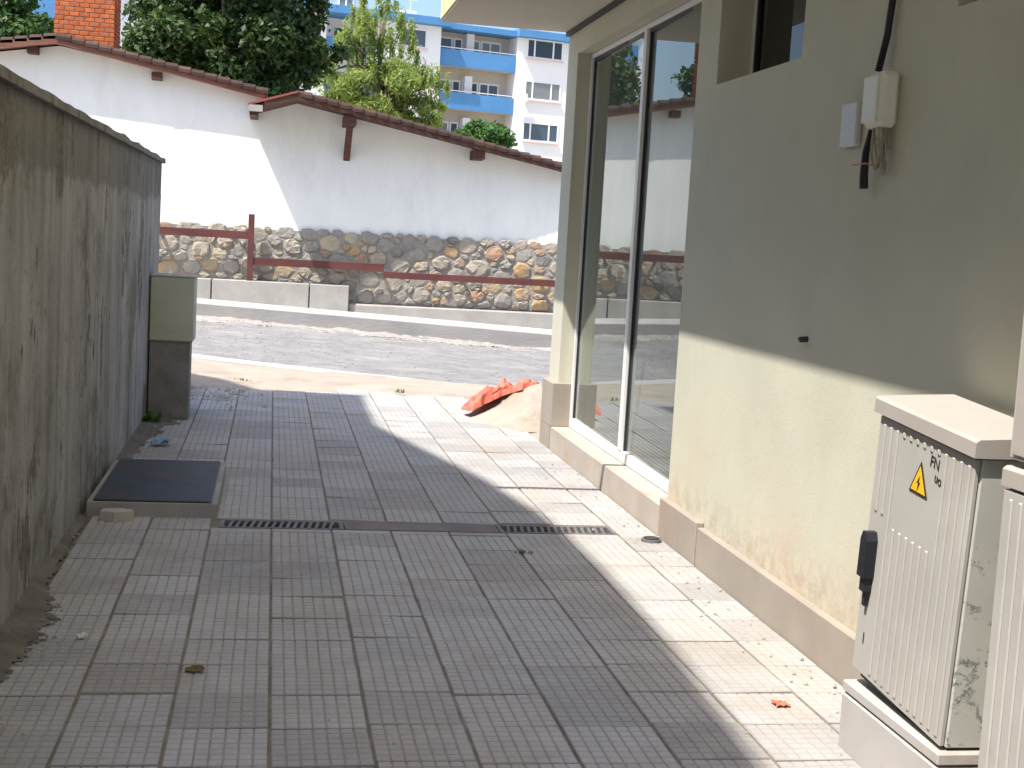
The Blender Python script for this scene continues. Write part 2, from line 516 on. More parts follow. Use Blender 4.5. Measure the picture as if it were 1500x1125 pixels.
def grid_sheet(xs, ys, zf, name, mat, kind=None, smooth=True, keep=None):
    V = [(x, y, zf(x, y)) for y in ys for x in xs]
    nx = len(xs)
    F = []
    for j in range(len(ys) - 1):
        for i in range(nx - 1):
            if keep is None or keep((xs[i] + xs[i + 1]) / 2, (ys[j] + ys[j + 1]) / 2):
                F.append((j * nx + i, j * nx + i + 1, (j + 1) * nx + i + 1, (j + 1) * nx + i))
    mb = MB()
    mb.add(V, F)
    o = mb.build(name, mat, None, smooth, fix=False)
    return tag(o, kind=kind)


def lin(a, b, n):
    return [a + (b - a) * i / n for i in range(n + 1)]


def nz(x, y, z=0.0, s=1.0):
    return noise.noise(Vector((x * s, y * s, z)))


def road_z(x):
    return -0.05 * (max(-14.0, min(16.0, x)) + 0.8)


def ground_z(x, y):
    t = max(0.0, min(1.0, (y - 13.3) / 2.3))
    return t * t * (3 - 2 * t) * road_z(x)


# ------------------------------------------------------------------ ground, street, pavement
gx = [-500, -120, -40] + lin(-15, 17, 32) + [40, 120, 500]
gy = [-200, -40, -6] + lin(-2, 28, 60) + [40, 80, 150, 400, 900]
grid_sheet(gx, gy, lambda x, y: ground_z(x, y) - 0.10, 'ground', M['dry_ground'], 'structure')


def street_edge(x):
    return 14.75 + 0.55 * max(0.0, 0.9 - x) ** 1.2 * 0.6 + 0.08 * math.sin(x * 2.1) - 0.10 * max(0, x - 1.5)


sx = lin(-14, 16, 200)
grid_sheet(sx, lin(14.3, 22.3, 60), lambda x, y: road_z(x) + 0.012 * nz(x * 0.6, y * 1.5) + 0.012 * nz(x * 3, y * 4, 5) + (0.05 * max(0, (y - 21.2)) * (0.6 + nz(x, y, 3))),
           'street', M['asphalt'], 'structure', keep=lambda x, y: y > street_edge(x) + 0.3)
# pale concrete edging of the street
mb = MB()
ks = lin(-14, 16, 120)
V = []
for x in ks:
    e = street_edge(x)
    z = road_z(x)
    V += [(x, e, z - 0.06), (x, e, z + 0.03), (x, e + 0.42, z + 0.03), (x, e + 0.42, z - 0.06)]
F = []
for i in range(len(ks) - 1):
    for k in range(3):
        F.append((i * 4 + k, i * 4 + k + 1, (i + 1) * 4 + k + 1, (i + 1) * 4 + k))
mb.add(V, F)
tag(mb.build('street_edging', M['pale_concrete']), kind='structure')

# far kerb and the narrow sidewalk above it, both falling to the right
def walk_z(x):
    return 0.24 - 0.043 * (x + 1.1)


mb = MB()
mb.prism([(-14, -0.5), (16, -1.5), (16, walk_z(16)), (-14, walk_z(-14))], 'y', 22.0, 22.22)
tag(mb.build('far_kerb', M['kerb']), kind='structure')
mb = MB()
mb.prism([(-14, -0.5), (16, -1.5), (16, walk_z(16) - 0.004), (-14, walk_z(-14) - 0.004)], 'y', 22.22, 23.98)
tag(mb.build('sidewalk', M['pale_concrete']), kind='structure')

# sand and dust between paving and street
def sand_h(x, y):
    if x > 2.06 and y < 12.6:
        return 0.0 + 0.008 * nz(x * 5, y * 5, 2)
    lo = 12.55 + 0.55 * nz(x * 0.9, 3.3) + 0.25 * nz(x * 3, 8.1)
    t = max(0.0, min(1.0, (y - lo) / 0.7))
    return ground_z(x, y) - 0.02 + 0.036 * t + t * (0.02 * nz(x * 1.3, y * 1.3) + 0.01 * nz(x * 5, y * 5, 2))


grid_sheet(lin(-14, 16, 240), lin(10.08, 15.6, 84), sand_h, 'sand_verge', M['sand'], 'structure',
           keep=lambda x, y: y < street_edge(x) + 0.12 and (y > 13.4 or -0.95 < x < 2.6) and (y > 12.2 or x < 2.6))

# paving: a bed with every grooved concrete tile on it
PX0, PX1, PY0 = -0.905, 2.05, 1.9
mb = MB()
mb.box(PX0, PX1, PY0, 6.83, -0.08, -0.009)
mb.box(PX0, PX1, 7.018, 13.7, -0.08, -0.009)
mb.box(PX0, -0.217, 6.83, 7.018, -0.08, -0.009)
mb.box(1.837, PX1, 6.83, 7.018, -0.08, -0.009)
pavement = tag(mb.build('pavement', M['tile_joint']), kind='structure')


def tile_mesh(w, d, cells_x, cells_y, seed):
    """Concrete tile, its face divided by shallow grooves into square pads."""
    r = random.Random(seed)
    mb = MB()
    mb.box(-w / 2, w / 2, -d / 2, d / 2, -0.03, -0.0035)
    g = 0.0042
    cw, cd = w / cells_x, d / cells_y
    for i in range(cells_x):
        for j in range(cells_y):
            x0, x1 = -w / 2 + i * cw + (g / 2 if i else 0.001), -w / 2 + (i + 1) * cw - (g / 2 if i < cells_x - 1 else 0.001)
            y0, y1 = -d / 2 + j * cd + (g / 2 if j else 0.001), -d / 2 + (j + 1) * cd - (g / 2 if j < cells_y - 1 else 0.001)
            b = 0.0022
            z = r.uniform(-0.0004, 0.0004)
            mb.add([(x0, y0, -0.0033), (x1, y0, -0.0033), (x1, y1, -0.0033), (x0, y1, -0.0033),
                    (x0 + b, y0 + b, z), (x1 - b, y0 + b, z), (x1 - b, y1 - b, z), (x0 + b, y1 - b, z)],
                   [(4, 5, 6, 7), (0, 1, 5, 4), (1, 2, 6, 5), (2, 3, 7, 6), (3, 0, 4, 7)], 1)
    return mb


M['tile_groove'] = rough_mat('tile_groove', (0.27, 0.245, 0.215), (0.36, 0.33, 0.29), 9, 0.95, 0)
TW = 0.2985
tile_protos = []
for s in range(3):
    o = tile_mesh(TW - 0.010, 0.301 - 0.009, 7, 7, s).build('tile', [M['tile_groove'], M['tile']], fix=False)
    col.objects.unlink(o)
    tile_protos.append(o.data)
    bpy.data.objects.remove(o)
narrow = tile_mesh(0.205, 0.301 - 0.006, 5, 7, 9).build('tile', [M['tile_groove'], M['tile']], fix=False)
narrow_data = narrow.data
bpy.data.objects.remove(narrow)

placed = []
for c in range(-1, 9):
    full = c < 8
    x = -0.555 + TW * (c + 0.5) if full else -0.555 + TW * 8 + 0.108
    shift = rnd.uniform(-0.012, 0.012) + (0.10 if c in (5,) else 0.0) * 0 + (0.018 if c % 3 == 0 else 0)
    for r in range(-5, 32):
        y = 4.04 + 0.301 * (r + 0.5) + shift + rnd.uniform(-0.003, 0.003)
        if y > 12.95 + 0.25 * nz(x, 4.4):
            continue
        if 6.83 - 0.15 < y < 7.0 + 0.13 and x > -0.3 and x < 1.85:
            continue
        if -0.9 < x < -0.2 and 7.0 < y < 8.35:
            continue
        if c == -1 and (3.4 < y < 5.4) and rnd.random() < 0.35:
            pass
        placed.append((y, x, full))
placed.sort()
seen_tiles = [p for p in placed if p[0] > 3.35][:300]
for y, x, full in seen_tiles:
    o = bpy.data.objects.new('tile', tile_protos[rnd.randrange(3)] if full else narrow_data)
    o.parent = pavement
    o.location = (x, y, rnd.uniform(-0.002, 0.0015))
    o.rotation_euler = (rnd.gauss(0, 0.008), rnd.gauss(0, 0.008), rnd.gauss(0, 0.006) + (math.pi if rnd.random() < 0.5 else 0))
    col.objects.link(o)
rest = [p for p in placed if p not in set(seen_tiles)]
mb = MB()
for y, x, full in rest:
    w = TW - 0.009 if full else 0.205
    mb.box(x - w / 2, x + w / 2, y - 0.1475, y + 0.1475, -0.03, rnd.uniform(-0.002, 0.001))
tag(mb.build('tile_remainder', M['tile'], pavement), kind='stuff')
# cut tiles on both sides of the drain channel and round the hatch
mb_n = 0
for c in range(1, 8):
    x = -0.555 + TW * (c + 0.5)
    for (y0, y1) in ((6.755 + rnd.uniform(-.004, .004), 6.822), (7.022, 7.045)):
        if y1 - y0 < 0.03:
            continue
        m2 = MB()
        m2.box(x - TW / 2 + 0.005, x + TW / 2 - 0.005, y0, y1, -0.03, rnd.uniform(-0.002, 0.001))
        m2.build('cut_tile', M['tile'], pavement, own_origin=True)

# soil washed up along the foot of the left wall, and crumbs of rubble
def soil_h(x, y):
    w = 0.075 + 0.08 * nz(1.5, y * 0.8) + 0.06 * nz(2, y * 3) + (0.12 if 4.3 < y < 5.7 else 0.0) * math.sin((y - 4.3) / 1.4 * math.pi if 4.3 < y < 5.7 else 0)
    if y > 9.4:
        w += 0.16 * min(1, (y - 9.4) / 1.0)
    if 5.9 < y < 8.6:
        w *= 0.5
    d = x + 0.91
    return 0.002 + 0.022 * (1 - d / max(0.05, w)) * (1 if d < w else 0.8) + 0.006 * nz(x * 7, y * 7) + 0.006 * nz(x * 28, y * 28, 2) + 0.004 * nz(x * 80, y * 80, 4)


grid_sheet(lin(-0.912, -0.3, 60), lin(2.6, 12.9, 900), soil_h, 'soil', M['soil'], 'stuff',
           keep=lambda x, y: soil_h(x, y) > 0.0035 and not (6.98 < y < 8.34 and x < -0.2))

mb = MB()
def crumb(x, y, z, s):
    V = [(x + s * rnd.uniform(.7, 1.2) * a, y + s * rnd.uniform(.7, 1.2) * b, z + s * rnd.uniform(.5, .9) * c)
         for a, b, c in ((1, 0, 0), (-1, 0, 0), (0, 1, 0), (0, -1, 0), (0, 0, 1), (0, 0, -.4))]
    mb.add(V, [(0, 2, 4), (2, 1, 4), (1, 3, 4), (3, 0, 4), (2, 0, 5), (1, 2, 5), (3, 1, 5), (0, 3, 5)])
for _ in range(150):
    y = rnd.uniform(3.2, 12.6)
    if 7.0 < y < 8.35:
        continue
    crumb(-0.9 + abs(rnd.gauss(0, 0.12)), y, 0.012, rnd.uniform(0.003, 0.011))
for _ in range(110):
    crumb(rnd.gauss(-0.42, 0.25), rnd.gauss(12.3, 0.45), 0.008, rnd.uniform(0.006, 0.022))
for _ in range(140):
    y = rnd.uniform(3.6, 9.5)
    crumb(2.04 - abs(rnd.gauss(0, 0.14)), y, 0.004, rnd.uniform(0.003, 0.011))
for _ in range(160):
    crumb(rnd.uniform(-0.8, 2.0), rnd.uniform(3.4, 12.5), 0.003, rnd.uniform(0.002, 0.006))
tag(mb.build('rubble', M['rubble']), kind='stuff')
def drift_h(x, y):
    k = max(0.0, (y - 21.15 - 0.35 * nz(x * 0.7, 9.0)) / 0.85)
    return road_z(x) - 0.02 + 0.10 * k * (0.6 + 0.5 * nz(x * 0.9, y, 4)) + 0.035 * nz(x * 3, y * 4, 6) + 0.02 * nz(x * 9, y * 9, 2)


grid_sheet(lin(-5, 7, 300), lin(20.9, 22.0, 40), drift_h, 'dirt_drift', M['drift'], 'stuff', keep=lambda x, y: drift_h(x, y) > road_z(x) + 0.006)
mb = MB()
for _ in range(420):
    x = rnd.uniform(-2, 6)
    y = 21.9 - abs(rnd.gauss(0, 0.5))
    crumb(x, y, drift_h(x, y), rnd.uniform(0.006, 0.03))
for _ in range(900):
    x, y = rnd.uniform(-2.5, 6.5), rnd.uniform(15.3, 21.6)
    crumb(x, y, road_z(x) + 0.008, rnd.uniform(0.006, 0.022))
tag(mb.build('road_gravel', M['drift']), kind='stuff')

# ------------------------------------------------------------------ left board-marked wall and pillar
root = empty('concrete_wall', (-1.03, 5, 0), 'tall weathered board-marked concrete wall along the left side of the passage', 'wall')
mb = MB()
y = -2.0
while y < 11.3:
    w = rnd.uniform(0.11, 0.20)
    y1 = min(11.3, y + w)
    x = -0.91 + rnd.uniform(-0.0012, 0.0012)
    def lean(yy, z):
        return yy + (0.17 * (z / 1.9) if yy > 11.25 else 0)
    t = 1.93 + 0.03 * max(0, (y - 4.8) / 6.7)
    cut = 1.70 + 0.02 * nz(y * 0.4, 2.0)
    xb = x - 0.002
    V = [(x, y, -0.1), (x, lean(y1, -0.1), -0.1), (x, lean(y1, cut), cut), (x, y, cut), (xb, y, cut + 0.004), (xb, lean(y1, cut), cut + 0.004), (xb, lean(y1, t), t), (xb, y, t),
         (-1.15, y, -0.1), (-1.15, lean(y1, -.1), -0.1), (-1.15, lean(y1, t), t), (-1.15, y, t)]
    mb.add(V, [(0, 1, 2, 3), (3, 2, 5, 4), (4, 5, 6, 7), (7, 6, 10, 11), (0, 3, 4, 7, 11, 8), (1, 9, 10, 6, 5, 2), (8, 11, 10, 9)])
    y = y1
mb.build('wall_face', M['board_concrete'], root)
mb = MB()
ys = lin(-2, 11.5, 90)
V, F = [], []
for yy in ys:
    z = 1.93 + 0.03 * max(0, (yy - 4.8) / 6.7)
    e = 0.012 * nz(yy * 2.2, 1.0) + 0.006 * nz(yy * 9, 4.0)
    V += [(-0.885 + e, yy, z + 0.002), (-0.888 + e, yy, z + 0.04 + e), (-1.17, yy, z + 0.05), (-1.17, yy, z + 0.002)]
n = len(ys)
for i in range(n - 1):
    for k in range(4):
        F.append((i * 4 + k, i * 4 + (k + 1) % 4, (i + 1) * 4 + (k + 1) % 4, (i + 1) * 4 + k))
F += [(0, 1, 2, 3), tuple((n - 1) * 4 + k for k in (3, 2, 1, 0))]
mb.add(V, F)
mb.build('coping', M['board_concrete'], root)

root = empty('gate_pillar', (-0.73, 10.75, 0), 'short square pillar with pale green top at the end of the board-marked wall', 'pillar')
MB().box(-0.895, -0.60, 10.62, 10.92, 0, 0.60).build('base', M['pillar_dark'], root)
MB().box(-0.90, -0.575, 10.60, 10.94, 0.60, 1.085, bev=0.006).build('upper_block', M['pillar_green'], root)
MB().box(-0.903, -0.57, 10.595, 10.945, 1.085, 1.10, bev=0.004).build('cap', M['pale_concrete'], root)

# ------------------------------------------------------------------ right building
rb = empty('building', (2.3, 6, 0), 'pale yellow plastered building with a tall glass shop window along the right side', 'building')
XF = 2.09
yb = [-3.0, 3.0, 4.10, 5.40, 6.50, 6.83, 9.74, 10.08]
zb = [0.0, 0.16, 2.31, 2.86, 2.95, 3.06]
def is_open(yc, zc):
    return (6.83 < yc < 9.74 and 0.16 < zc < 2.86) or (5.40 < yc < 6.50 and 2.31 < zc < 2.95) or (3.0 < yc < 4.1 and 2.31 < zc < 2.95)
import bmesh
bm = bmesh.new()
off = wl(rb)
vc = {}
def vert(p):
    k = tuple(round(c, 4) for c in p)
    if k not in vc:
        vc[k] = bm.verts.new((p[0] - off.x, p[1] - off.y, p[2] - off.z))
    return vc[k]
def quad(*ps):
    bm.faces.new([vert(p) for p in ps])
XB = 2.32
for i in range(len(yb) - 1):
    for j in range(len(zb) - 1):
        y0, y1, z0, z1 = yb[i], yb[i + 1], zb[j], zb[j + 1]
        if is_open((y0 + y1) / 2, (z0 + z1) / 2):
            continue
        quad((XF, y0, z0), (XF, y0, z1), (XF, y1, z1), (XF, y1, z0))
        quad((XB, y0, z0), (XB, y1, z0), (XB, y1, z1), (XB, y0, z1))
        def nb(ii, jj):
            if not (0 <= ii < len(yb) - 1 and 0 <= jj < len(zb) - 1):
                return True
            return is_open((yb[ii] + yb[ii + 1]) / 2, (zb[jj] + zb[jj + 1]) / 2)
        if nb(i - 1, j):
            quad((XF, y0, z0), (XB, y0, z0), (XB, y0, z1), (XF, y0, z1))
        if nb(i + 1, j):
            quad((XF, y1, z0), (XF, y1, z1), (XB, y1, z1), (XB, y1, z0))
        if nb(i, j - 1):
            quad((XF, y0, z0), (XF, y1, z0), (XB, y1, z0), (XB, y0, z0))
        if nb(i, j + 1):
            quad((XF, y0, z1), (XB, y0, z1), (XB, y1, z1), (XF, y1, z1))
bmesh.ops.recalc_face_normals(bm, faces=bm.faces)
me = bpy.data.meshes.new('facade')
bm.to_mesh(me)
bm.free()
me.materials.append(M['plaster_yellow'])
fo = bpy.data.objects.new('facade', me)
fo.parent = rb
col.objects.link(fo)
MB().box(XB, 8.5, 10.0, 10.08, 0, 3.06).build('end_wall', M['plaster_yellow'], rb)
# storey above, standing out over the passage
MB().box(1.13, 8.5, -3.0, 10.10, 3.07, 9.6).build('upper_storey', M['fascia'], rb)
MB().box(1.14, 2.085, -3.0, 10.09, 3.05, 3.068).build('soffit', M['soffit'], rb)
MB().box(2.062, 2.088, -3.0, 10.085, 3.018, 3.049).build('corner_strip', M['gasket'], rb)
# plinth
MB().box(2.05, 2.0895, -3.0, 6.185, -0.05, 0.185, bev=0.004).build('plinth_panel', M['plinth'], rb)
MB().box(2.048, 2.0895, 6.203, 6.83, -0.05, 0.205, bev=0.004).build('plinth_panel', M['plinth'], rb)
MB().box(2.06, 2.0895, 6.185, 6.203, -0.05, 0.16).build('plinth_gap', M['gasket'], rb)
MB().box(2.05, 2.30, 6.832, 9.735, -0.05, 0.163, bev=0.004).build('sill', M['sill'], rb)
MB().box(2.045, 2.215, 9.722, 10.10, 0.164, 0.485, bev=0.004).build('plinth_panel', M['plinth'], rb)
MB().box(2.045, 2.30, 9.737, 10.10, -0.05, 0.1635).build('plinth_panel', M['plinth'], rb)
# shop window: frame bars and two panes
sw = empty('shop_window', (0, 0, 0))
sw.parent = rb
sw.location = Vector((2.21, 8.28, 0.16)) - wl(rb)
fx0, fx1 = 2.185, 2.235
MB().box(fx0, fx1, 6.84, 9.73, 0.166, 0.235, bev=0.003).build('frame_bar', M['alu'], sw)
MB().box(fx0, fx1, 6.84, 9.73, 2.825, 2.858, bev=0.003).build('frame_bar', M['alu'], sw)
MB().box(fx0, fx1, 9.70, 9.732, 0.236, 2.824, bev=0.003).build('frame_bar', M['alu'], sw)
MB().box(fx0, fx1, 6.838, 6.87, 0.236, 2.824, bev=0.003).build('frame_bar', M['alu'], sw)
MB().box(fx0 - 0.008, fx1, 8.199, 8.262, 0.236, 2.824, bev=0.003).build('mullion', M['alu'], sw)
MB().box(fx0 + 0.013, fx0 + 0.028, 8.180, 8.198, 0.236, 2.824).build('seal', M['gasket'], sw)
MB().box(fx0 + 0.018, fx1 + 0.002, 9.680, 9.698, 0.236, 2.824).build('seal', M['gasket'], sw)
MB().box(fx0 + 0.012, fx1 + 0.002, 8.25, 9.67, 2.80, 2.823).build('seal', M['gasket'], sw)
MB().box(fx0 + 0.012, fx1 + 0.002, 6.872, 8.17, 2.80, 2.823).build('seal', M['gasket'], sw)
MB().add([(2.190, 8.24, 0.23), (2.212, 9.715, 0.23), (2.212, 9.715, 2.83), (2.190, 8.24, 2.83)], [(3, 2, 1, 0)]).build('pane', M['shop_glass'], sw, fix=False)
MB().add([(2.190, 6.86, 0.23), (2.210, 8.205, 0.23), (2.210, 8.205, 2.83), (2.190, 6.86, 2.83)], [(3, 2, 1, 0)]).build('pane', M['shop_glass'], sw, fix=False)
# rooms behind the glass
MB().add([(2.33, 6.6, .17), (6.5, 6.6, .17), (6.5, 9.95, .17), (2.33, 9.95, .17)], [(0, 1, 2, 3)]).build('shop_floor', M['room_floor'], rb, fix=False)
mb = MB()
mb.add([(2.33, 6.6, 3.0), (6.5, 6.6, 3.0), (6.5, 9.95, 3.0), (2.33, 9.95, 3.0)], [(3, 2, 1, 0)])
mb.add([(6.5, 6.6, .17), (6.5, 9.95, .17), (6.5, 9.95, 3.0), (6.5, 6.6, 3.0)], [(0, 1, 2, 3)])
mb.add([(2.33, 9.95, .17), (6.5, 9.95, .17), (6.5, 9.95, 3.0), (2.33, 9.95, 3.0)], [(0, 1, 2, 3)])
mb.add([(2.33, 6.6, .17), (6.5, 6.6, .17), (6.5, 6.6, 3.0), (2.33, 6.6, 3.0)], [(0, 1, 2, 3)])
mb.build('shop_room', M['room_grey'], rb, fix=False)
mb = MB()
mb.add([(2.33, 2.0, .2), (2.33, 6.59, .2), (4.5, 6.59, .2), (4.5, 2.0, .2)], [(0, 1, 2, 3)])
mb.add([(2.33, 2.0, 3.0), (2.33, 6.59, 3.0), (4.5, 6.59, 3.0), (4.5, 2.0, 3.0)], [(3, 2, 1, 0)])
mb.add([(4.5, 2.0, .2), (4.5, 6.59, .2), (4.5, 6.59, 3.0), (4.5, 2.0, 3.0)], [(0, 1, 2, 3)])
mb.add([(2.33, 6.59, .2), (4.5, 6.59, .2), (4.5, 6.59, 3.0), (2.33, 6.59, 3.0)], [(0, 1, 2, 3)])
mb.add([(2.33, 2.0, .2), (4.5, 2.0, .2), (4.5, 2.0, 3.0), (2.33, 2.0, 3.0)], [(0, 1, 2, 3)])
mb.build('back_room', M['room_grey'], rb, fix=False)
for (y0, y1) in ((5.40, 6.50), (3.0, 4.10)):
    w = empty('window')
    w.parent = rb
    w.location = Vector((2.27, (y0 + y1) / 2, 2.31)) - wl(rb)
    for (a, b_, c, d) in ((y0 + .002, y1 - .002, 2.312, 2.345), (y0 + .002, y1 - .002, 2.92, 2.948), (y1 - .036, y1 - .002, 2.346, 2.919), (y0 + .002, y0 + .036, 2.346, 2.919)):
        MB().box(2.25, 2.29, a, b_, c, d, bev=0.002).build('frame_bar', M['alu'], w)
    MB().box(2.257, 2.285, y1 - .056, y1 - .037, 2.346, 2.919).build('seal', M['gasket'], w)
    MB().add([(2.272, y0 + .03, 2.34), (2.272, y1 - .03, 2.34), (2.272, y1 - .03, 2.925), (2.272, y0 + .03, 2.925)], [(3, 2, 1, 0)]).build('pane', M['dark_glass'], w, fix=False)
    # bare brick edge of the opening, behind the pane
    z = 2.30
    while z < 2.95:
        MB().box(2.30, 2.318, y0 + 0.0 + 0.012, y0 + 0.085, z, z + 0.066, bev=0.003).build('brick', M['brick'], w, own_origin=True)
        z += 0.075

# small rusty hook in the wall
mb = MB()
mb.tube([(2.10, 5.105, 1.18), (2.062, 5.105, 1.178), (2.056, 5.105, 1.175)], 0.012, 8)
tag(mb.build('wall_hook', M['steel_dark'], own_origin=True), 'small dark hook sticking out of the yellow wall above the shadow edge', 'hook')

# ------------------------------------------------------------------ junction box and cables on the wall
jb = empty('junction_box', (2.05, 4.47, 1.95), 'rounded cream plastic junction box hanging on the yellow wall with wires below', 'junction box')
mb = MB()
mb.box(2.015, 2.088, 4.45, 4.585, 1.96, 2.15, bev=0.016)
mb.build('housing', M['white_plastic'], jb, smooth=False)
mb = MB()
mb.box(2.004, 2.0145, 4.462, 4.573, 1.975, 2.135, bev=0.004)
mb.build('cover', M['white_plastic'], jb)
mb = MB()
for k in range(9):
    a = rnd.uniform(4.46, 4.56)
    b_ = rnd.uniform(4.45, 4.58)
    dz = rnd.uniform(0.06, 0.17)
    pts = []
    for i in range(13):
        t = i / 12
        pts.append((2.05 + 0.022 * math.sin(t * 3.14 + k), a + (b_ - a) * t + 0.015 * math.sin(k * 2 + t * 6), 1.958 - dz * math.sin(math.pi * t) ** 0.8))
    mb.tube(pts, 0.0035, 5)
mb.build('wire', M['wire'], jb)
MB().tube([(2.01, 4.63, 1.835), (2.03, 4.56, 1.84), (2.05, 4.50, 1.825)], 0.003, 5).build('copper_tie', M['copper'], jb)
tag(MB().box(2.062, 2.088, 4.745, 4.885, 1.915, 2.075, bev=0.006).build('terminal_box', M['grey_plastic'], own_origin=True),
    'flat pale grey plastic box on the yellow wall just behind the cream junction box', 'box')
tag(MB().tube([(2.075, 4.50, 3.03), (2.072, 4.51, 2.75), (2.07, 4.53, 2.45), (2.066, 4.55, 2.28), (2.055, 4.575, 2.16)], 0.0125, 8).build('cable', M['black_plastic'], own_origin=True, smooth=True),
    'black cable running down the wall from the ceiling into the junction box', 'cable')
tag(MB().tube([(2.05, 4.575, 1.957), (2.045, 4.60, 1.88), (2.05, 4.612, 1.80), (2.055, 4.615, 1.755)], [0.012, 0.013, 0.015, 0.016], 8).build('cable_end', M['black_plastic'], own_origin=True, smooth=True),
    'short cut black cable end dangling below the junction box', 'cable')

# cable strung over the passage, its shadow crosses the sill
tag(MB().tube([(-3.0, 7.13, 3.45), (-1.5, 7.13, 3.18), (0, 7.12, 3.02), (1.135, 7.12, 3.10)], 0.027, 8).build('overhead_cable', M['black_plastic'], own_origin=True, smooth=True),
    'black cable strung across the passage above the paving', 'cable')

# ------------------------------------------------------------------ electric cabinets
def text_on(name, body, size, loc, rot, mat, parent):
    cu = bpy.data.curves.new(name, 'FONT')
    cu.body = body
    cu.size = size
    cu.extrude = 0.0006
    cu.materials.append(mat)
    tmp = bpy.data.objects.new(name, cu)
    me = bpy.data.meshes.new_from_object(tmp)
    bpy.data.objects.remove(tmp)
    o = bpy.data.objects.new(name, me)
    o.parent = parent
    o.location = loc
    o.rotation_euler = rot
    col.objects.link(o)
    return o


def cabinet(x0, y0, y1, z0, z1, depth, nribs, label, lean, extra):
    c = empty('electric_cabinet', (x0, (y0 + y1) / 2, 0), label, 'cabinet', 'electric cabinets by the wall')
    x1 = x0 + depth
    MB().box(x0 - 0.012, x1, y0 - 0.02, y1 + 0.02, -0.02, z0 - 0.055, bev=0.006).build('pedestal', M['cab_base'], c)
    MB().box(x0 - 0.012, x1, y0 - 0.02, y1 + 0.02, z0 - 0.049, z0 - 0.016, bev=0.004).build('base_frame', M['cab_base'], c)
    up = empty('housing')
    up.parent = c
    up.location = (0, 0, z0 - 0.016)
    MB().box(x0 + 0.03, x1, y0 + 0.012, y1 - 0.012, z0 - 0.014, z0 + 0.012).build('shadow_gap', M['gasket'], up)
    MB().box(x0 + 0.018, x1, y0, y1, z0 + 0.012, z1 - 0.052, bev=0.004).build('body', M['cab_side'], up)
    MB().box(x0 + 0.001, x0 + 0.016, y0 + 0.004, y1 - 0.004, z0 + 0.016, z1 - 0.056, bev=0.003).build('door', M['cab'], up)
    mb = MB()
    lo_ = 0.014 if extra == 'near' else 0.003
    mb.prism([(x0 - lo_, z1 - 0.048), (x1 + 0.0, z1 - 0.048), (x1, z1 + 0.012), (x0 - lo_ + 0.01, z1), (x0 - lo_, z1 - 0.008)], 'y', y0 - lo_, y1 + lo_)
    mb.build('lid', M['cab_lid'], up)
    w = (y1 - y0 - 0.03) / nribs
    for k in range(nribs):
        ya = y0 + 0.02 + w * k
        spans = [(z0 + 0.035, z1 - 0.075)]
        u = (k + 0.5) / nribs
        if extra == 'near' and 0.28 < u < 0.80:
            spans = [(z0 + 0.035, z1 - 0.36), (z1 - 0.09, z1 - 0.072)] if u > .33 else [(z0 + 0.035, z1 - 0.075)]
        if extra == 'near' and u > 0.86:
            spans = [(z1 - 0.34, z1 - 0.075)]
        for (a, b_) in spans:
            mb = MB()
            h = 0.0038
            mb.add([(x0, ya, a), (x0, ya + 0.016, a), (x0, ya + 0.016, b_), (x0, ya, b_),
                    (x0 - h, ya + 0.004, a + 0.004), (x0 - h, ya + 0.012, a + 0.004), (x0 - h, ya + 0.012, b_ - 0.004), (x0 - h, ya + 0.004, b_ - 0.004)],
                   [(4, 5, 6, 7), (0, 1, 5, 4), (1, 2, 6, 5), (2, 3, 7, 6), (3, 0, 4, 7)])
            mb.build('rib', M['cab'], up)
    if lean:
        up.rotation_euler = (lean, 0, 0)
        # turn about its own foot
        for ch in up.children:
            pass
    return c, up


c1, up1 = cabinet(1.80, 3.27, 3.85, 0.225, 1.085, 0.235, 13,
                  'scuffed cream electric cabinet with a yellow warning triangle, black handle and leaning top', 0.0, 'near')
def on_door(mb, name, mat, parent):
    return mb.build(name, mat, parent)
xs_ = 1.8005
# handle
hd = MB()
hd.prism([(3.768, 0.545), (3.812, 0.545), (3.812, 0.66), (3.800, 0.685), (3.780, 0.685), (3.768, 0.66)], 'x', 1.765, xs_)
hd.prism([(3.774, 0.50), (3.806, 0.50), (3.806, 0.545), (3.774, 0.545)], 'x', 1.775, xs_)
hd.prism([(3.783, 0.455), (3.797, 0.455), (3.800, 0.50), (3.778, 0.50)], 'x', 1.785, xs_)
hd.build('handle', M['black_plastic'], up1)
# yellow warning triangle: black rim, yellow face, black bolt
ty, tz, ts = 3.558, 0.862, 0.108
sgn = empty('warning_sign')
sgn.parent = c1
sgn.location = (0, 0, 0)
MB().prism([(ty - ts / 2, tz), (ty + ts / 2, tz), (ty, tz + ts * 0.86)], 'x', xs_ - 0.0025, xs_).build('rim', M['sign_black'], sgn)
k = 0.80
gz_ = tz + ts * 0.86 / 3
tri = [(ty - ts / 2, tz), (ty + ts / 2, tz), (ty, tz + ts * 0.86)]
MB().prism([(ty + (a - ty) * k, gz_ + (b_ - gz_) * k) for a, b_ in tri], 'x', xs_ - 0.0035, xs_ - 0.0026).build('face', M['sign_yellow'], sgn)
bolt = [(0.006, 0.026), (-0.010, 0.002), (0.000, 0.004), (-0.004, -0.022), (0.011, 0.007), (0.002, 0.005)]
MB().prism([(ty - a, gz_ + b_ - 0.002) for a, b_ in bolt], 'x', xs_ - 0.0045, xs_ - 0.0036).build('bolt', M['sign_black'], sgn)
rotx = (math.pi / 2, 0, -math.pi / 2)
o1 = text_on('marking', 'FN', 0.045, Vector((xs_ - 0.001, 3.512, 0.957)) - wl(up1), (math.pi / 2, 0.08, -math.pi / 2), M['sign_black'], up1)
o2 = text_on('marking', 'uo', 0.04, Vector((xs_ - 0.001, 3.478, 0.922)) - wl(up1), (math.pi / 2, 0.2, -math.pi / 2), M['sign_black'], up1)
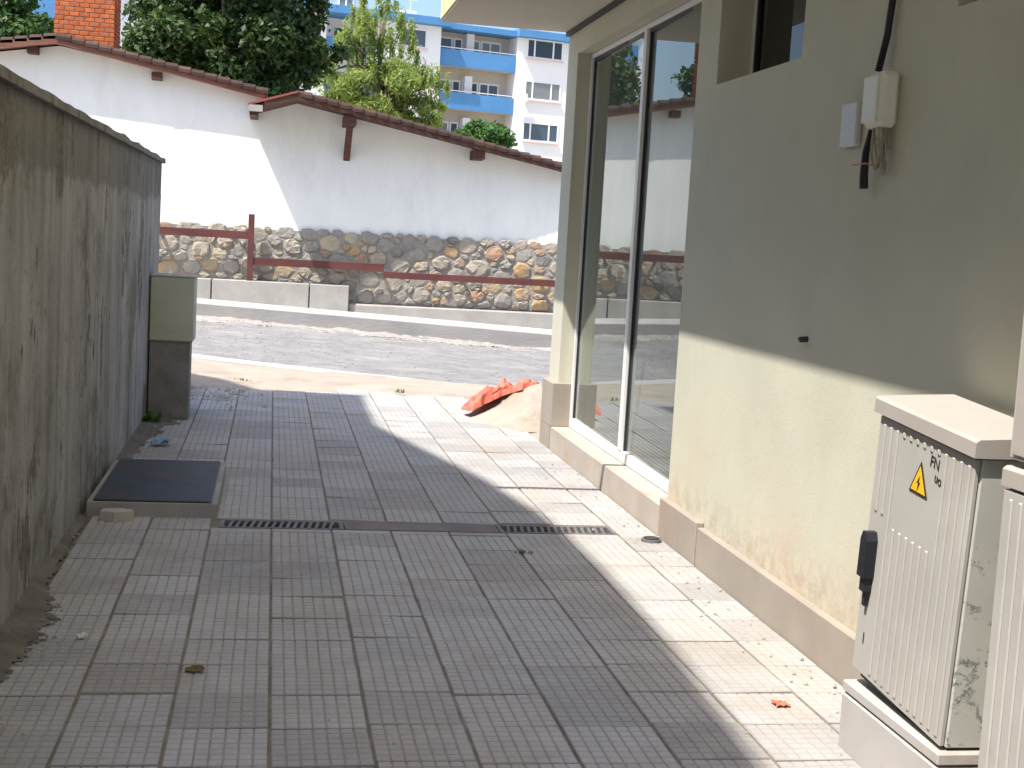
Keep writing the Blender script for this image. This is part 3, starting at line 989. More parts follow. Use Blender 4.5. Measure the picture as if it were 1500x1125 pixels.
o3 = text_on('marking', '1', 0.05, Vector((xs_ - 0.001, 3.80, 0.335)) - wl(up1), rotx, M['sign_black'], up1)
sgn.parent = c1
# lean the housing with everything on it
up1.rotation_euler = (0.07, 0, 0)
up1_shift = 0.0
sgn.location = (0, 0, up1.location.z)
for ch in sgn.children:
    ch.location = (0, 0, 0)
# children of the sign were built against the cabinet foot; move them down to match the housing pivot
for ch in sgn.children:
    ch.data.transform(Matrix.Translation((0, 0, -up1.location.z)))
sgn.rotation_euler = up1.rotation_euler

c2, up2 = cabinet(1.755, 2.37, 3.0, 0.235, 1.03, 0.29, 14, 'second cream ribbed electric cabinet nearest the camera with a meter box above', 0.0, 'plain')
MB().box(1.762, 2.045, 2.375, 2.998, 1.047, 1.62, bev=0.006).build('meter_box', M['cab'], c2)
MB().box(1.754, 1.7615, 2.40, 2.975, 1.06, 1.60, bev=0.003).build('meter_box_door', M['cab_lid'], c2)

# ------------------------------------------------------------------ hatch, drain grates
h = empty('access_hatch', (-0.555, 7.67, 0), 'raised concrete access hatch with a dark steel cover beside the left wall', 'hatch')
mb = MB()
for a in ((-0.88, -0.235, 7.04, 7.11), (-0.88, -0.235, 8.25, 8.31), (-0.88, -0.815, 7.11, 8.25), (-0.30, -0.235, 7.11, 8.25)):
    mb.box(a[0], a[1], a[2], a[3], -0.05, 0.072)
mb.build('frame', M['concrete'], h)
MB().box(-0.852, -0.268, 7.062, 8.288, 0.0735, 0.084, bev=0.003).build('cover', M['steel_dark'], h)
MB().box(-0.285, -0.262, 7.05, 8.29, 0.0725, 0.0765).build('cover_edge', M['iron'], h)
tag(MB().prism([(-0.80, 6.93), (-0.73, 6.90), (-0.66, 6.92), (-0.64, 6.97), (-0.70, 7.01), (-0.79, 7.00)], 'z', 0.0, 0.05).build('stone_chunk', M['mortar'], own_origin=True),
    'loose grey mortar lump lying in front of the hatch by the left wall', 'stone')


def grate(x0, x1, label):
    g = empty('drain_grate', ((x0 + x1) / 2, 6.93, 0), label, 'drain grate', 'drain grates in the paving')
    y0, y1 = 6.832, 7.016
    MB().box(x0, x1, y0, y0 + 0.018, -0.07, 0.001).build('frame_bar', M['iron'], g)
    MB().box(x0, x1, y1 - 0.018, y1, -0.07, 0.001).build('frame_bar', M['iron'], g)
    MB().box(x0, x0 + 0.022, y0 + 0.018, y1 - 0.018, -0.07, 0.001).build('frame_bar', M['iron'], g)
    MB().box(x1 - 0.022, x1, y0 + 0.018, y1 - 0.018, -0.07, 0.001).build('frame_bar', M['iron'], g)
    MB().box(x0, x1, y0, y1, -0.12, -0.075).build('channel_bottom', M['channel_shade'], g)  # shade of the deep channel put into a near-black colour
    n = 16
    st = (x1 - x0 - 0.044) / n
    first = None
    for k in range(1, n):
        xx = x0 + 0.022 + st * k
        b_ = MB().prism([(xx - 0.0075 - 0.012, y0 + 0.018), (xx + 0.0075 - 0.012, y0 + 0.018), (xx + 0.0075 + 0.006, y1 - 0.018), (xx - 0.0075 + 0.006, y1 - 0.018)], 'z', -0.03, 0.0)
        b_.build('bar', M['iron'], g, own_origin=True)
    return g


grate(-0.215, 0.405, 'slotted iron drain grate in shade beside the concrete access hatch')
grate(1.21, 1.835, 'slotted iron drain grate at the sunlit end of the channel near the plinth')
tag(MB().box(0.41, 1.205, 6.834, 7.014, -0.075, 0.002, bev=0.002).build('channel_cover', M['rust'], own_origin=True),
    'flat rusty cover plate between the two drain grates', 'cover plate')
dc = empty('floor_drain', (1.975, 6.69, 0), 'small round dark floor drain beside the building plinth', 'floor drain')
MB().cyl(1.975, 6.69, -0.01, 0.014, 0.052, 20).build('ring', M['iron'], dc)
MB().cyl(1.975, 6.69, 0.0141, 0.02, 0.040, 20).build('lid', M['steel_dark'], dc)

# ------------------------------------------------------------------ sand heap, red sack, litter, weeds
mb = MB()
V = [(2.28, 11.35, 0.31)]
rings, seg = 44, 130
for r in range(1, rings + 1):
    t = r / rings
    for k in range(seg):
        a = 2 * math.pi * k / seg
        rr = t * (0.64 + 0.24 * nz(math.cos(a) * 1.4, math.sin(a) * 1.4, 3))
        x, y = 2.28 + rr * math.cos(a) * (1.0 if math.cos(a) < 0 else 1.2), 11.35 + rr * math.sin(a) * 1.3
        z = 0.31 * (1 - t) ** 1.1 + 0.035 * nz(x * 4, y * 4) * (1 - t * 0.6) + 0.016 * nz(x * 11, y * 11) * (1 - t) ** 0.3 + 0.008 * nz(x * 30, y * 30) - 0.006 * t
        V.append((x, y, z))
F = [(0, 1 + k, 1 + (k + 1) % seg) for k in range(seg)]
for r in range(rings - 1):
    for k in range(seg):
        j = (k + 1) % seg
        F.append((1 + r * seg + k, 1 + (r + 1) * seg + k, 1 + (r + 1) * seg + j, 1 + r * seg + j))
mb.add(V, F)
tag(mb.build('sand_pile', M['sand'], smooth=True), kind='stuff')


def pile_z(x, y):
    dx, dy = x - 2.28, (y - 11.35) / 1.15
    if dx > 0:
        dx /= 1.2
    t = math.hypot(dx, dy) / 0.80
    return max(0.0, 0.31 * max(0.0, 1 - t) ** 1.1)


path = [(1.64, 11.50), (1.73, 11.47), (1.84, 11.50), (1.93, 11.55), (2.01, 11.58), (2.10, 11.58), (2.19, 11.57), (2.28, 11.58), (2.38, 11.62)]
wid = [0.02, 0.20, 0.23, 0.20, 0.13, 0.10, 0.17, 0.15, 0.02]
hgt = [0.02, 0.09, 0.13, 0.10, 0.15, 0.05, 0.11, 0.08, 0.02]
NU, NW = 84, 34
def ridge(x, y, z, f):
    return 1 - 2 * abs(noise.noise(Vector((x * f, y * f, z))))
V = []
for i in range(NU + 1):
    t = i / NU * (len(path) - 1)
    a = min(int(t), len(path) - 2)
    f = t - a
    px, py = (path[a][0] * (1 - f) + path[a + 1][0] * f), (path[a][1] * (1 - f) + path[a + 1][1] * f)
    w, hh = wid[a] * (1 - f) + wid[a + 1] * f, hgt[a] * (1 - f) + hgt[a + 1] * f
    for j in range(NW + 1):
        q = j / NW * 2 - 1
        ww = w * (1 + 0.30 * nz(px * 8, 3 + 0.7 * (1 if q > 0 else -1)))
        X_, Y_ = px + 0.35 * ww * q + 0.02 * nz(px * 20, q * 4, 6), py + ww * q + 0.02 * nz(px * 20, q * 4, 7)
        up = max(0.0, 1 - q * q) ** 0.5
        fold = 0.45 + 0.45 * ridge(X_, Y_, 1.0, 7) + 0.28 * ridge(X_, Y_, 4.0, 17) + 0.10 * ridge(X_, Y_, 6.0, 40)
        V.append((X_, Y_, pile_z(X_, Y_) - 0.004 + hh * up * max(0.12, fold) * 0.85 + (0.006 if abs(q) < 1 else 0)))
F = []
for i in range(NU):
    for j in range(NW):
        F.append((i * (NW + 1) + j, i * (NW + 1) + j + 1, (i + 1) * (NW + 1) + j + 1, (i + 1) * (NW + 1) + j))
mb = MB()
mb.add(V, F)
tag(mb.build('sack', M['bag'], smooth=True, own_origin=True, fix=False), 'crumpled orange-red plastic sack lying on the sand heap', 'sack')


def crumple(name, x, y, z, s, mat, label, cat, flat=0.4, seed=1):
    r = random.Random(seed)
    mb = MB()
    n = 7
    V = [(x + s * (i / (n - 1) - 0.5) * r.uniform(.8, 1.2), y + s * (j / (n - 1) - 0.5) * r.uniform(.8, 1.2), z + 0.002 + s * flat * r.random()) for j in range(n) for i in range(n)]
    F = [(j * n + i, j * n + i + 1, (j + 1) * n + i + 1, (j + 1) * n + i) for j in range(n - 1) for i in range(n - 1)]
    mb.add(V, F)
    return tag(mb.build(name, mat, own_origin=True, fix=False), label, cat)


crumple('paper_scrap', -0.62, 4.93, 0.004, 0.035, M['paper'], 'small crumpled white paper scrap on the dirty paving near the left wall', 'litter', 0.6, 1)
crumple('red_scrap', 1.735, 4.22, 0.002, 0.05, M['bag'], 'small red plastic scrap on the paving beside the cabinet pedestal', 'litter', 0.2, 2)
crumple('blue_film', -0.70, 9.35, 0.006, 0.12, M['blue_plastic'], 'torn blue plastic film on the dirt along the left wall', 'litter', 0.35, 3)
crumple('dry_leaf', -0.21, 4.58, 0.002, 0.06, M['dry_leaf'], 'dark dry leaf lying on the paving in the left foreground', 'leaf', 0.15, 4)

M['weed'] = leaf_mat('weed_leaf', (0.07, 0.12, 0.03), 0.25)
def weed(x, y, z, n, s, label):
    mb = MB()
    for _ in range(n):
        a = rnd.uniform(0, 6.283)
        L = s * rnd.uniform(0.5, 1.0)
        t = rnd.uniform(0.5, 1.3)
        bx, by = x + rnd.gauss(0, s * 0.5), y + rnd.gauss(0, s * 0.22)
        d = Vector((math.cos(a) * math.sin(t), math.sin(a) * math.sin(t), math.cos(t)))
        sd = Vector((-math.sin(a), math.cos(a), 0)) * L * 0.12
        p = Vector((bx, by, z))
        mb.add([p - sd * .5, p + sd * .5, p + d * L * .6 + sd, p + d * L, p + d * L * .6 - sd], [(0, 1, 2, 3, 4)])
    tag(mb.build('weed', M['weed'], own_origin=True, fix=False), label, 'weed', 'weeds in the paving')


weed(1.245, 6.36, 0.0, 18, 0.04, 'flat green weed in a tile joint in front of the channel cover')
weed(1.22, 12.75, 0.02, 18, 0.06, 'dust-covered weed at the end of the paving near the red sack')
weed(-0.25, 13.3, 0.0, 26, 0.07, 'green weed tuft on the sand behind the gate pillar')
weed(-0.88, 10.35, 0.02, 50, 0.12, 'weed clump at the foot of the left wall in front of the gate pillar')

# ------------------------------------------------------------------ white house across the street
wh = empty('white_house', (1, 26, 0), 'long white rendered house with rubble stone base and brown tiled roof across the street', 'house')
YW = 24.0
mb = MB()
mb.prism([(-9, -0.8), (8, -1.2), (8, 2.25), (5.2, 2.84), (0.30, 3.70), (-0.18, 3.62), (-0.24, 3.72), (-3.6, 4.28), (-4.6, 4.10), (-9, 3.3)], 'y', YW, YW + 8)
mb.build('wall', M['white_plaster'], wh)
MB().box(-9, 8, YW - 0.045, YW - 0.002, -0.9, 1.46).build('mortar_bed', M['stone_mortar'], wh)

# rubble stones: a relaxed Voronoi pattern, each cell one domed stone
sb = empty('stone_base')
sb.parent = wh
sb.location = Vector((1, YW - 0.04, 0)) - wl(wh)
def low_edge(x):
    return 0.58 if x < 1.3 else 0.27
r2 = random.Random(21)
X0, X1, Z1 = -3.3, 5.7, 1.52
pts = []
for R_, want in ((0.20, 16), (0.155, 45), (0.12, 80), (0.085, 120), (0.065, 60)):
    got = tries = 0
    while got < want and tries < 5000:
        tries += 1
        rr_ = R_ * r2.uniform(0.88, 1.15)
        p = (r2.uniform(X0, X1), r2.uniform(0.27, Z1 - 0.03), rr_, r2.uniform(0.55, 0.95))
        if p[1] < low_edge(p[0]) + 0.4 * rr_:
            continue
        if all((p[0] - q[0]) ** 2 * 0.6 + (p[1] - q[1]) ** 2 * 1.55 > (0.80 * (rr_ + q[2])) ** 2 for q in pts):
            pts.append(p)
            got += 1
def clip(poly, nx_, nz__, d):
    out = []
    for i in range(len(poly)):
        a, b_ = poly[i], poly[(i + 1) % len(poly)]
        da, db = a[0] * nx_ + a[1] * nz__ - d, b_[0] * nx_ + b_[1] * nz__ - d
        if da <= 0:
            out.append(a)
        if (da < 0 < db) or (db < 0 < da):
            t = da / (da - db)
            out.append((a[0] + (b_[0] - a[0]) * t, a[1] + (b_[1] - a[1]) * t))
    return out
weights = [0.34, 0.12, 0.25, 0.15, 0.08, 0.06]
for p in pts:
    poly = [(p[0] - .35, max(low_edge(p[0]), p[1] - .3)), (p[0] + .35, max(low_edge(p[0]), p[1] - .3)), (p[0] + .35, min(Z1, p[1] + .3)), (p[0] - .35, min(Z1, p[1] + .3))]
    for q in pts:
        if q is p or abs(q[0] - p[0]) > .8 or abs(q[1] - p[1]) > .7:
            continue
        nx_, nz__ = q[0] - p[0], (q[1] - p[1]) * 1.6
        wt = (p[2] ** 2 - q[2] ** 2) / 2 * 1.2
        poly = clip(poly, nx_, nz__, nx_ * (p[0] + q[0]) / 2 + nz__ * (p[1] + q[1]) / 2 + wt)
        if len(poly) < 3:
            break
    if len(poly) < 3:
        continue
    cx, cz = sum(a for a, _ in poly) / len(poly), sum(b_ for _, b_ in poly) / len(poly)
    # rounded outline with about a dozen corners
    n = 10
    ang = [2 * math.pi * k / n + r2.uniform(-.15, .15) for k in range(n)]
    shr = r2.uniform(0.86, 1.02)
    ring = []
    for a in ang:
        dx, dz = math.cos(a), math.sin(a)
        best = 9
        for i in range(len(poly)):
            a1, b1 = poly[i], poly[(i + 1) % len(poly)]
            ex, ez = b1[0] - a1[0], b1[1] - a1[1]
            den = dx * ez - dz * ex
            if abs(den) < 1e-9:
                continue
            t = ((a1[0] - cx) * ez - (a1[1] - cz) * ex) / den
            s = ((a1[0] - cx) * dz - (a1[1] - cz) * dx) / den
            if t > 0 and -1e-6 <= s <= 1 + 1e-6:
                best = min(best, t)
        ring.append(best)
    sm = [(ring[k - 1] + 6 * ring[k] + ring[(k + 1) % n]) / 8 * shr * r2.uniform(.82, 1.02) for k in range(n)]
    dep = r2.uniform(0.012, 0.05)
    V = []
    for lv, (sc, dp) in enumerate(((1.0, 0.0), (0.93, 0.7), (0.72, 1.0))):
        for k in range(n):
            V.append((cx + sm[k] * sc * math.cos(ang[k]), YW - 0.043 - dep * dp * r2.uniform(.55, 1.3), cz + sm[k] * sc * math.sin(ang[k])))
    V.append((cx, YW - 0.043 - dep * 1.05, cz))
    F = []
    for lv in range(2):
        for k in range(n):
            j = (k + 1) % n
            F.append((lv * n + k, lv * n + j, lv * n + n + j, lv * n + n + k))
    F += [(2 * n + k, 2 * n + (k + 1) % n, 3 * n) for k in range(n)]
    u, ci = r2.random(), 0
    while u > weights[ci] and ci < 5:
        u -= weights[ci]
        ci += 1
    mb = MB()
    mb.add(V, F)
    mb.build('stone', M['stone%d' % ci], sb, own_origin=True)

# roof of the left part: verge board, slab, tiles along the edge
rf = empty('roof')
rf.parent = wh
rf.location = Vector((0, YW, 3.5)) - wl(wh)
def slab(mb, p0, p1, y0a, y0b, y1, th, mi=0):
    """A sloping roof board between (x, z) p0 and p1; its front edge runs from y0a to y0b."""
    V = [(p0[0], y0a, p0[1]), (p1[0], y0b, p1[1]), (p1[0], y1, p1[1]), (p0[0], y1, p0[1]),
         (p0[0], y0a, p0[1] + th), (p1[0], y0b, p1[1] + th), (p1[0], y1, p1[1] + th), (p0[0], y1, p0[1] + th)]
    mb.add(V, [(0, 3, 2, 1), (4, 5, 6, 7), (0, 1, 5, 4), (1, 2, 6, 5), (2, 3, 7, 6), (3, 0, 4, 7)], mi)
YE = YW - 0.33
YR = YW - 0.20
def tile_row(p0, p1, y0a, y0b, th, step=0.21, big=1.0):
    n = max(2, int(math.hypot(p1[0] - p0[0], p1[1] - p0[1]) / step))
    for k in range(n):
        a, b_ = k / n, (k + 1) / n
        xa, xb = p0[0] + (p1[0] - p0[0]) * a, p0[0] + (p1[0] - p0[0]) * b_
        za, zb_ = p0[1] + (p1[1] - p0[1]) * a, p0[1] + (p1[1] - p0[1]) * b_
        y0 = y0a + (y0b - y0a) * a - 0.03
        mb = MB()
        V, F = [], []
        sg = 5
        dn = zb_ < za
        for e, (x_, z_) in enumerate(((xa, za), (xb, zb_))):
            lift = th + (0.035 if ((e == 1) == dn) else 0.015)
            for s in range(sg + 1):
                t = s / sg
                V.append((x_ + (0.03 if e else -0.03) * (1 if dn else -1) * (1 if e else 0), y0 + 0.24 * t, z_ + lift + 0.055 * big * math.sin(math.pi * min(1, t * 1.2))))
        for s in range(sg):
            F.append((s, s + 1, sg + 2 + s, sg + 1 + s))
        V += [(V[0][0], V[0][1], V[0][2] - 0.05), (V[sg + 1][0], V[sg + 1][1], V[sg + 1][2] - 0.05)]
        F.append((0, sg + 1, 2 * sg + 3, 2 * sg + 2))
        mb.add(V, F)
        mb.build('roof_tile', M['roof_tile'], rf, own_origin=True, fix=False)
mb = MB()
slab(mb, (-9, 3.36), (-3.62, 4.30), YE, YE, YW + 8.2, 0.06)
slab(mb, (-3.62, 4.30), (-0.20, 3.66), YE, YR, YW + 8.2, 0.06)
mb.build('roof_boarding', M['verge'], rf)
mb = MB()
for (p0, p1, ya, yb2) in (((-9, 3.33), (-3.62, 4.27), YE, YE), ((-3.62, 4.27), (-0.24, 3.64), YE, YR)):
    V = []
    for (px_, pz_), yy in ((p0, ya), (p1, yb2)):
        V += [(px_, yy - 0.03, pz_), (px_, yy - 0.03, pz_ + 0.13), (px_, yy - 0.002, pz_ + 0.13), (px_, yy - 0.002, pz_)]
    mb.add(V, [(0, 1, 2, 3), (7, 6, 5, 4), (0, 4, 5, 1), (1, 5, 6, 2), (2, 6, 7, 3), (3, 7, 4, 0)])
mb.build('verge_board', M['verge'], rf)
mb = MB()
slab(mb, (-9, 3.42), (-3.62, 4.36), YE + .2, YE + .2, YW + 8.2, 0.05)
slab(mb, (-3.62, 4.36), (-0.20, 3.72), YE + .2, YE + .2, YW + 8.2, 0.05)
mb.build('roof_covering', M['roof_tile'], rf)
tile_row((-3.62, 4.36), (-0.22, 3.72), YE - 0.02, YR - 0.02, 0.02)
tile_row((-3.62, 4.36), (-6.5, 3.86), YE, YE, 0.02)
# the right part sticks out further, least at its right end
YA, YB_ = 22.90, 23.72
def yfront(x):
    return YA + (YB_ - YA) * (x + 0.5) / 5.3
pk = (0.30, 3.62)
lft_ = (-0.46, 3.37)
rgt = (6.6, 2.47)
mb = MB()
slab(mb, lft_, pk, yfront(lft_[0]), yfront(pk[0]), YW + 8.2, 0.06)
slab(mb, pk, rgt, yfront(pk[0]), yfront(rgt[0]), YW + 8.2, 0.06)
mb.build('roof_boarding', M['wood'], rf)
mb = MB()
def vslab(p0, p1, dz, th, dpt=0.035):
    V = []
    for (x, z) in (p0, p1):
        yf = yfront(x)
        V += [(x, yf - dpt, z + dz), (x, yf - dpt, z + dz + th), (x, yf - 0.002, z + dz + th), (x, yf - 0.002, z + dz)]
    mb.add(V, [(0, 1, 2, 3), (7, 6, 5, 4), (0, 4, 5, 1), (1, 5, 6, 2), (2, 6, 7, 3), (3, 7, 4, 0)])
vslab(pk, rgt, -0.03, 0.13)
vslab((lft_[0] + 0.22, lft_[1] + 0.072), pk, -0.03, 0.13)
mb.build('verge_board', M['wood'], rf)
MB().box(-0.50, -0.26, 22.86, 22.99, 3.355, 3.455).build('beam_end', M['concrete'], rf)
MB().box(-0.47, -0.34, 22.99, 24.0, 3.30, 3.37).build('eave_beam', M['wood'], rf)
mb = MB()
slab(mb, (lft_[0], lft_[1] + .062), (pk[0], pk[1] + .062), yfront(lft_[0]) + .2, yfront(pk[0]) + .2, YW + 8.2, 0.04)
slab(mb, (pk[0], pk[1] + .062), (rgt[0], rgt[1] + .062), yfront(pk[0]) + .2, yfront(rgt[0]) + .2, YW + 8.2, 0.04)
mb.build('roof_covering', M['roof_tile'], rf)
M['red_tile'] = rough_mat('red_tile', (0.26, 0.075, 0.06), (0.36, 0.11, 0.09), 4, 0.75, 0.3, 60, 0.004)
tile_row((pk[0], pk[1] + .06), (rgt[0], rgt[1] + .06), yfront(pk[0]), yfront(rgt[0]), 0.0)
mb = MB()
slab(mb, (lft_[0] - 0.04, lft_[1] + .07), (pk[0], pk[1] + .09), yfront(lft_[0]) - .05, yfront(pk[0]) - .05, YW - 0.3, 0.035)
mb.build('eave_sheet', M['red_tile'], rf)
# purlin ends and the bracket
mb = None
for (x, z, y0) in ((-4.0, 4.13, YE - 0.02), (-2.02, 3.86, YE - 0.02)):
    MB().box(x - 0.08, x + 0.08, y0 + 0.09, YW, z - 0.03, z + 0.09).build('purlin', M['wood'], rf)
for x in (1.18, 3.42):
    yf = yfront(x)
    z = pk[1] + (rgt[1] - pk[1]) * (x - pk[0]) / (rgt[0] - pk[0])
    MB().box(x - 0.10, x + 0.10, yf + 0.01, YW, z - 0.19, z - 0.035).build('purlin', M['wood'], rf)
x = 1.18
yf = yfront(x)
z = pk[1] + (rgt[1] - pk[1]) * (x - pk[0]) / (rgt[0] - pk[0])
V = []
for (yy, zz) in ((yf + 0.12, z - 0.19), (yf + 0.26, z - 0.19), (YW, z - 0.62), (YW, z - 0.75)):
    V += [(x - 0.055, yy, zz), (x + 0.055, yy, zz)]
MB().add(V, [(0, 2, 4, 6), (1, 7, 5, 3), (0, 1, 3, 2), (2, 3, 5, 4), (4, 5, 7, 6), (6, 7, 1, 0)]).build('bracket', M['wood'], rf)

# chimney of orange bricks, every brick of the two visible faces its own piece
ch = empty('chimney')
ch.parent = wh
ch.location = Vector((-3.34, 25.5, 3.9)) - wl(wh)
CX0, CX1, CY0, CY1 = -3.86, -2.85, 25.0, 25.9
MB().box(CX0 + .02, CX1 - .02, CY0 + .02, CY1 - .02, 3.8, 5.55).build('core', M['mortar'], ch)
bw, bh, jt = 0.158, 0.078, 0.014
z, row = 4.22, 0
bdat = {}
def brick_mesh(w, d):
    key = (round(w, 3), round(d, 3))
    if key not in bdat:
        o = MB().box(-w / 2, w / 2, -d / 2, d / 2, 0, bh - jt, bev=0.004).build('brick', M['brick'])
        bdat[key] = o.data
        bpy.data.objects.remove(o)
    return bdat[key]
def put_brick(cx, cy, z, w, d):
    o = bpy.data.objects.new('brick', brick_mesh(w, d))
    o.parent = ch
    o.location = Vector((cx + rnd.uniform(-.003, .003), cy + rnd.uniform(-.004, .004), z)) - wl(ch)
    col.objects.link(o)
while z < 5.5:
    n = int((CX1 - CX0) / bw)
    w = (CX1 - CX0) / n
    offx = (w / 2 if row % 2 else 0)
    for k in range(n + (1 if row % 2 else 0)):
        a = max(CX0, CX0 + k * w - offx)
        b_ = min(CX1, CX0 + (k + 1) * w - offx)
        if b_ - a > 0.03:
            put_brick((a + b_) / 2, CY0 + 0.05, z, b_ - a - jt, 0.10)
    m_ = int((CY1 - CY0 - 0.11) / 0.2)
    d = (CY1 - CY0 - 0.11) / m_
    for k in range(m_):
        put_brick(CX1 - 0.05, CY0 + 0.11 + (k + .5) * d, z, 0.10, d - jt)
    z += bh
    row += 1

# low concrete wall in front of the stones, with a step
lw = empty('low_concrete_wall', (1, 23.8, 0), 'low grey concrete footing wall in front of the rubble stone base', 'wall')
mb = MB()
for (a, b_) in ((-9, -1.02), (-1.0, 0.62), (0.64, 1.30)):
    MB().box(a, b_, 23.62 + rnd.uniform(-.01, .01), 23.94, -0.6, 0.575 + rnd.uniform(-.008, .008), bev=0.01).build('wall_panel', M['concrete'], lw)
MB().box(1.302, 8, 23.70, 23.94, -1.0, 0.262, bev=0.02).build('wall_panel', M['concrete'], lw)

rail = empty('railing', (0, 23.72, 0.57), 'dark red-brown railing with one post stepping down along the stone base', 'railing')
MB().box(-0.435, -0.335, 23.70, 23.80, 0.57, 1.70, bev=0.004).build('post', M['rail'], rail)
MB().box(-6.0, -0.437, 23.72, 23.77, 1.275, 1.405, bev=0.004).build('rail', M['rail'], rail)
MB().box(-0.333, 1.885, 23.72, 23.77, 0.845, 0.975, bev=0.004).build('rail', M['rail'], rail)
MB().box(1.888, 7.0, 23.72, 23.77, 0.735, 0.85, bev=0.004).build('rail', M['rail'], rail)
for x in (-1.9, -3.5, 1.1, 1.84, 3.3, 4.7):
    zz = 1.34 if x < -0.4 else (0.91 if x < 1.88 else 0.79)
    MB().box(x - 0.02, x + 0.02, 23.77, 23.97, zz - 0.03, zz + 0.03).build('bracket', M['rail'], rail)

# ------------------------------------------------------------------ apartment block behind
ANG = math.radians(14)
ap = empty('apartment_block', (13.385, 95.0, 0), 'white apartment block with blue balcony parapets and blue roof edge far behind', 'apartment building')
ap.rotation_euler = (0, 0, ANG)
def abox(u0, u1, d0, d1, z0, z1, name, mat, parent=ap):
    me = MB().box(u0, u1, d0, d1, z0, z1).build(name, mat)
    me.parent = parent
    return me
FL = 2.87
def part(mb, name, mat, parent=ap):
    o = mb.build(name, mat)
    o.parent = parent
    return o
TOP = 15.6
mb = MB()
mb.box(-2.9, 2.85, 1.5, 12, 0, TOP)         # back of the balcony bay
part(mb, 'bay_wall', M['apt_beige'])
part(MB().box(2.86, 9.6, 0.0, 12, 0, TOP), 'wall', M['apt_white'])
part(MB().box(-7.4, -2.92, -0.3, 12, 0, TOP), 'wall', M['apt_white'])
part(MB().box(-10.9, -7.42, 1.5, 12, 0, TOP), 'bay_wall', M['apt_white'])
part(MB().box(-30.5, -10.92, -0.3, 12, 0, TOP), 'wall', M['apt_white'])
part(MB().box(-22.0, -7.3, 2.0, 12, TOP + .55, 18.6), 'penthouse_wall', M['apt_white'])
part(MB().box(-22.4, -7.0, 1.6, 12.3, 18.61, 19.0), 'penthouse_roof', M['apt_blue'])
mb = MB()
mb.box(2.7, 10.0, -0.7, 12.4, TOP + .01, 16.1)
mb.box(-31, -2.4, -1.0, 12.4, TOP + .01, 16.1)
mb.box(-2.39, 2.69, -0.2, 12.4, TOP + .01, 15.98)
part(mb, 'roof', M['apt_blue'])
# roof clutter
part(MB().box(-4.6, -3.6, 3, 4, 16.11, 17.0), 'roof_vent', M['apt_white'])
ndat = {}
def window(u0, u1, z0, z1, d, muls, rail_at=None):
    w = empty('window')
    w.parent = ap
    w.location = ((u0 + u1) / 2, d, z0)
    mb = MB()
    t = 0.11
    mb.box(u0 - .06, u1 + .06, d - .06, d - .002, z1, z1 + t)
    mb.box(u0 - .06, u1 + .06, d - .06, d - .002, z0 - t, z0)
    for m_ in [u0 - .06 + t / 2, u1 + .06 - t / 2] + muls:
        mb.box(m_ - t / 2, m_ + t / 2, d - .058, d - .003, z0 + .001, z1 - .001)
    if rail_at:
        mb.box(u0 + .06, u1 - .06, d - .05, d - .004, rail_at - .04, rail_at + .04)
    L = Matrix.Translation((-(u0 + u1) / 2, -d, -z0))
    for (b, nm, mt) in ((mb, 'frame', M['apt_white']), (MB().box(u0, u1, d - .025, d - .006, z0, z1), 'pane', rnd.choice([M['far_glass'], M['far_glass'], M['blind_glass'], M['curtain_glass']])),
                        (MB().box(u0 - .1, u1 + .1, d - .18, d - .061, z0 - .19, z0 - .111), 'sill', M['apt_pink'])):
        o = b.build(nm, mt)
        o.data.transform(L)
        o.parent = w
for f in range(5):
    zf = 14.27 - FL * f                       # parapet top
    dz = -FL * f
    part(MB().box(-2.86, 2.83, 0.02, 0.16, zf - 1.12, zf), 'balcony_parapet', M['apt_blue'])
    part(MB().box(-2.88, 2.84, 0.17, 1.49, zf - 1.12, zf - .95), 'balcony_floor', M['apt_beige'])
    part(MB().box(-2.84, 2.81, 0.06, 0.11, zf + .09, zf + .15), 'balcony_rail', M['alu'])
    part(MB().box(-0.55, 0.0, 0.9, 1.49, zf - .94, zf + 1.3), 'partition', M['apt_white'])
    window(-2.75, -1.45, 14.1 + dz, 15.15 + dz, 1.5, [])
    window(-1.25, -0.72, 13.5 + dz, 15.15 + dz, 1.5, [], 14.1 + dz)
    window(0.05, 0.62, 13.5 + dz, 15.15 + dz, 1.5, [], 14.6 + dz)
    window(0.80, 2.2, 13.9 + dz, 15.15 + dz, 1.5, [1.45])
    window(3.65, 6.35, 14.4 + dz, 15.52 + dz, -0.0, [4.2, 5.65])
    window(7.6, 9.0, 14.4 + dz, 15.52 + dz, -0.0, [8.3])
    part(MB().box(-10.86, -7.46, 0.0, 0.14, zf - 1.22, zf - 0.1), 'balcony_parapet', M['apt_blue'])
    window(-9.95, -7.75, 14.2 + dz, 15.0 + dz, 1.5, [-9.2, -8.5])
    window(-5.95, -4.0, 14.15 + dz, 15.2 + dz, -0.3, [-5.0])
    window(-15.0, -12.3, 14.2 + dz, 15.35 + dz, -0.3, [-14.3, -13.0])
    part(MB().box(-22.5, -16.5, -1.4, -0.31, zf - 1.3, zf - .05), 'balcony_parapet', M['apt_blue'])
    window(-21.5, -17.5, 14.4 + dz, 15.3 + dz, -0.3, [-20, -19])
    part(MB().box(-30.2, -25.5, -1.4, -0.31, zf - 1.3, zf - .05), 'balcony_parapet', M['apt_blue'])
    window(-29, -26.5, 14.4 + dz, 15.3 + dz, -0.3, [-28, -27.2])
for (u, z) in ((3.2, 11.2), (7.1, 8.4), (-3.4, 10.6), (-6.4, 13.2)):
    part(MB().box(u - 0.4, u + 0.4, -0.62, -0.31, z, z + 0.55), 'air_conditioner', M['alu'])
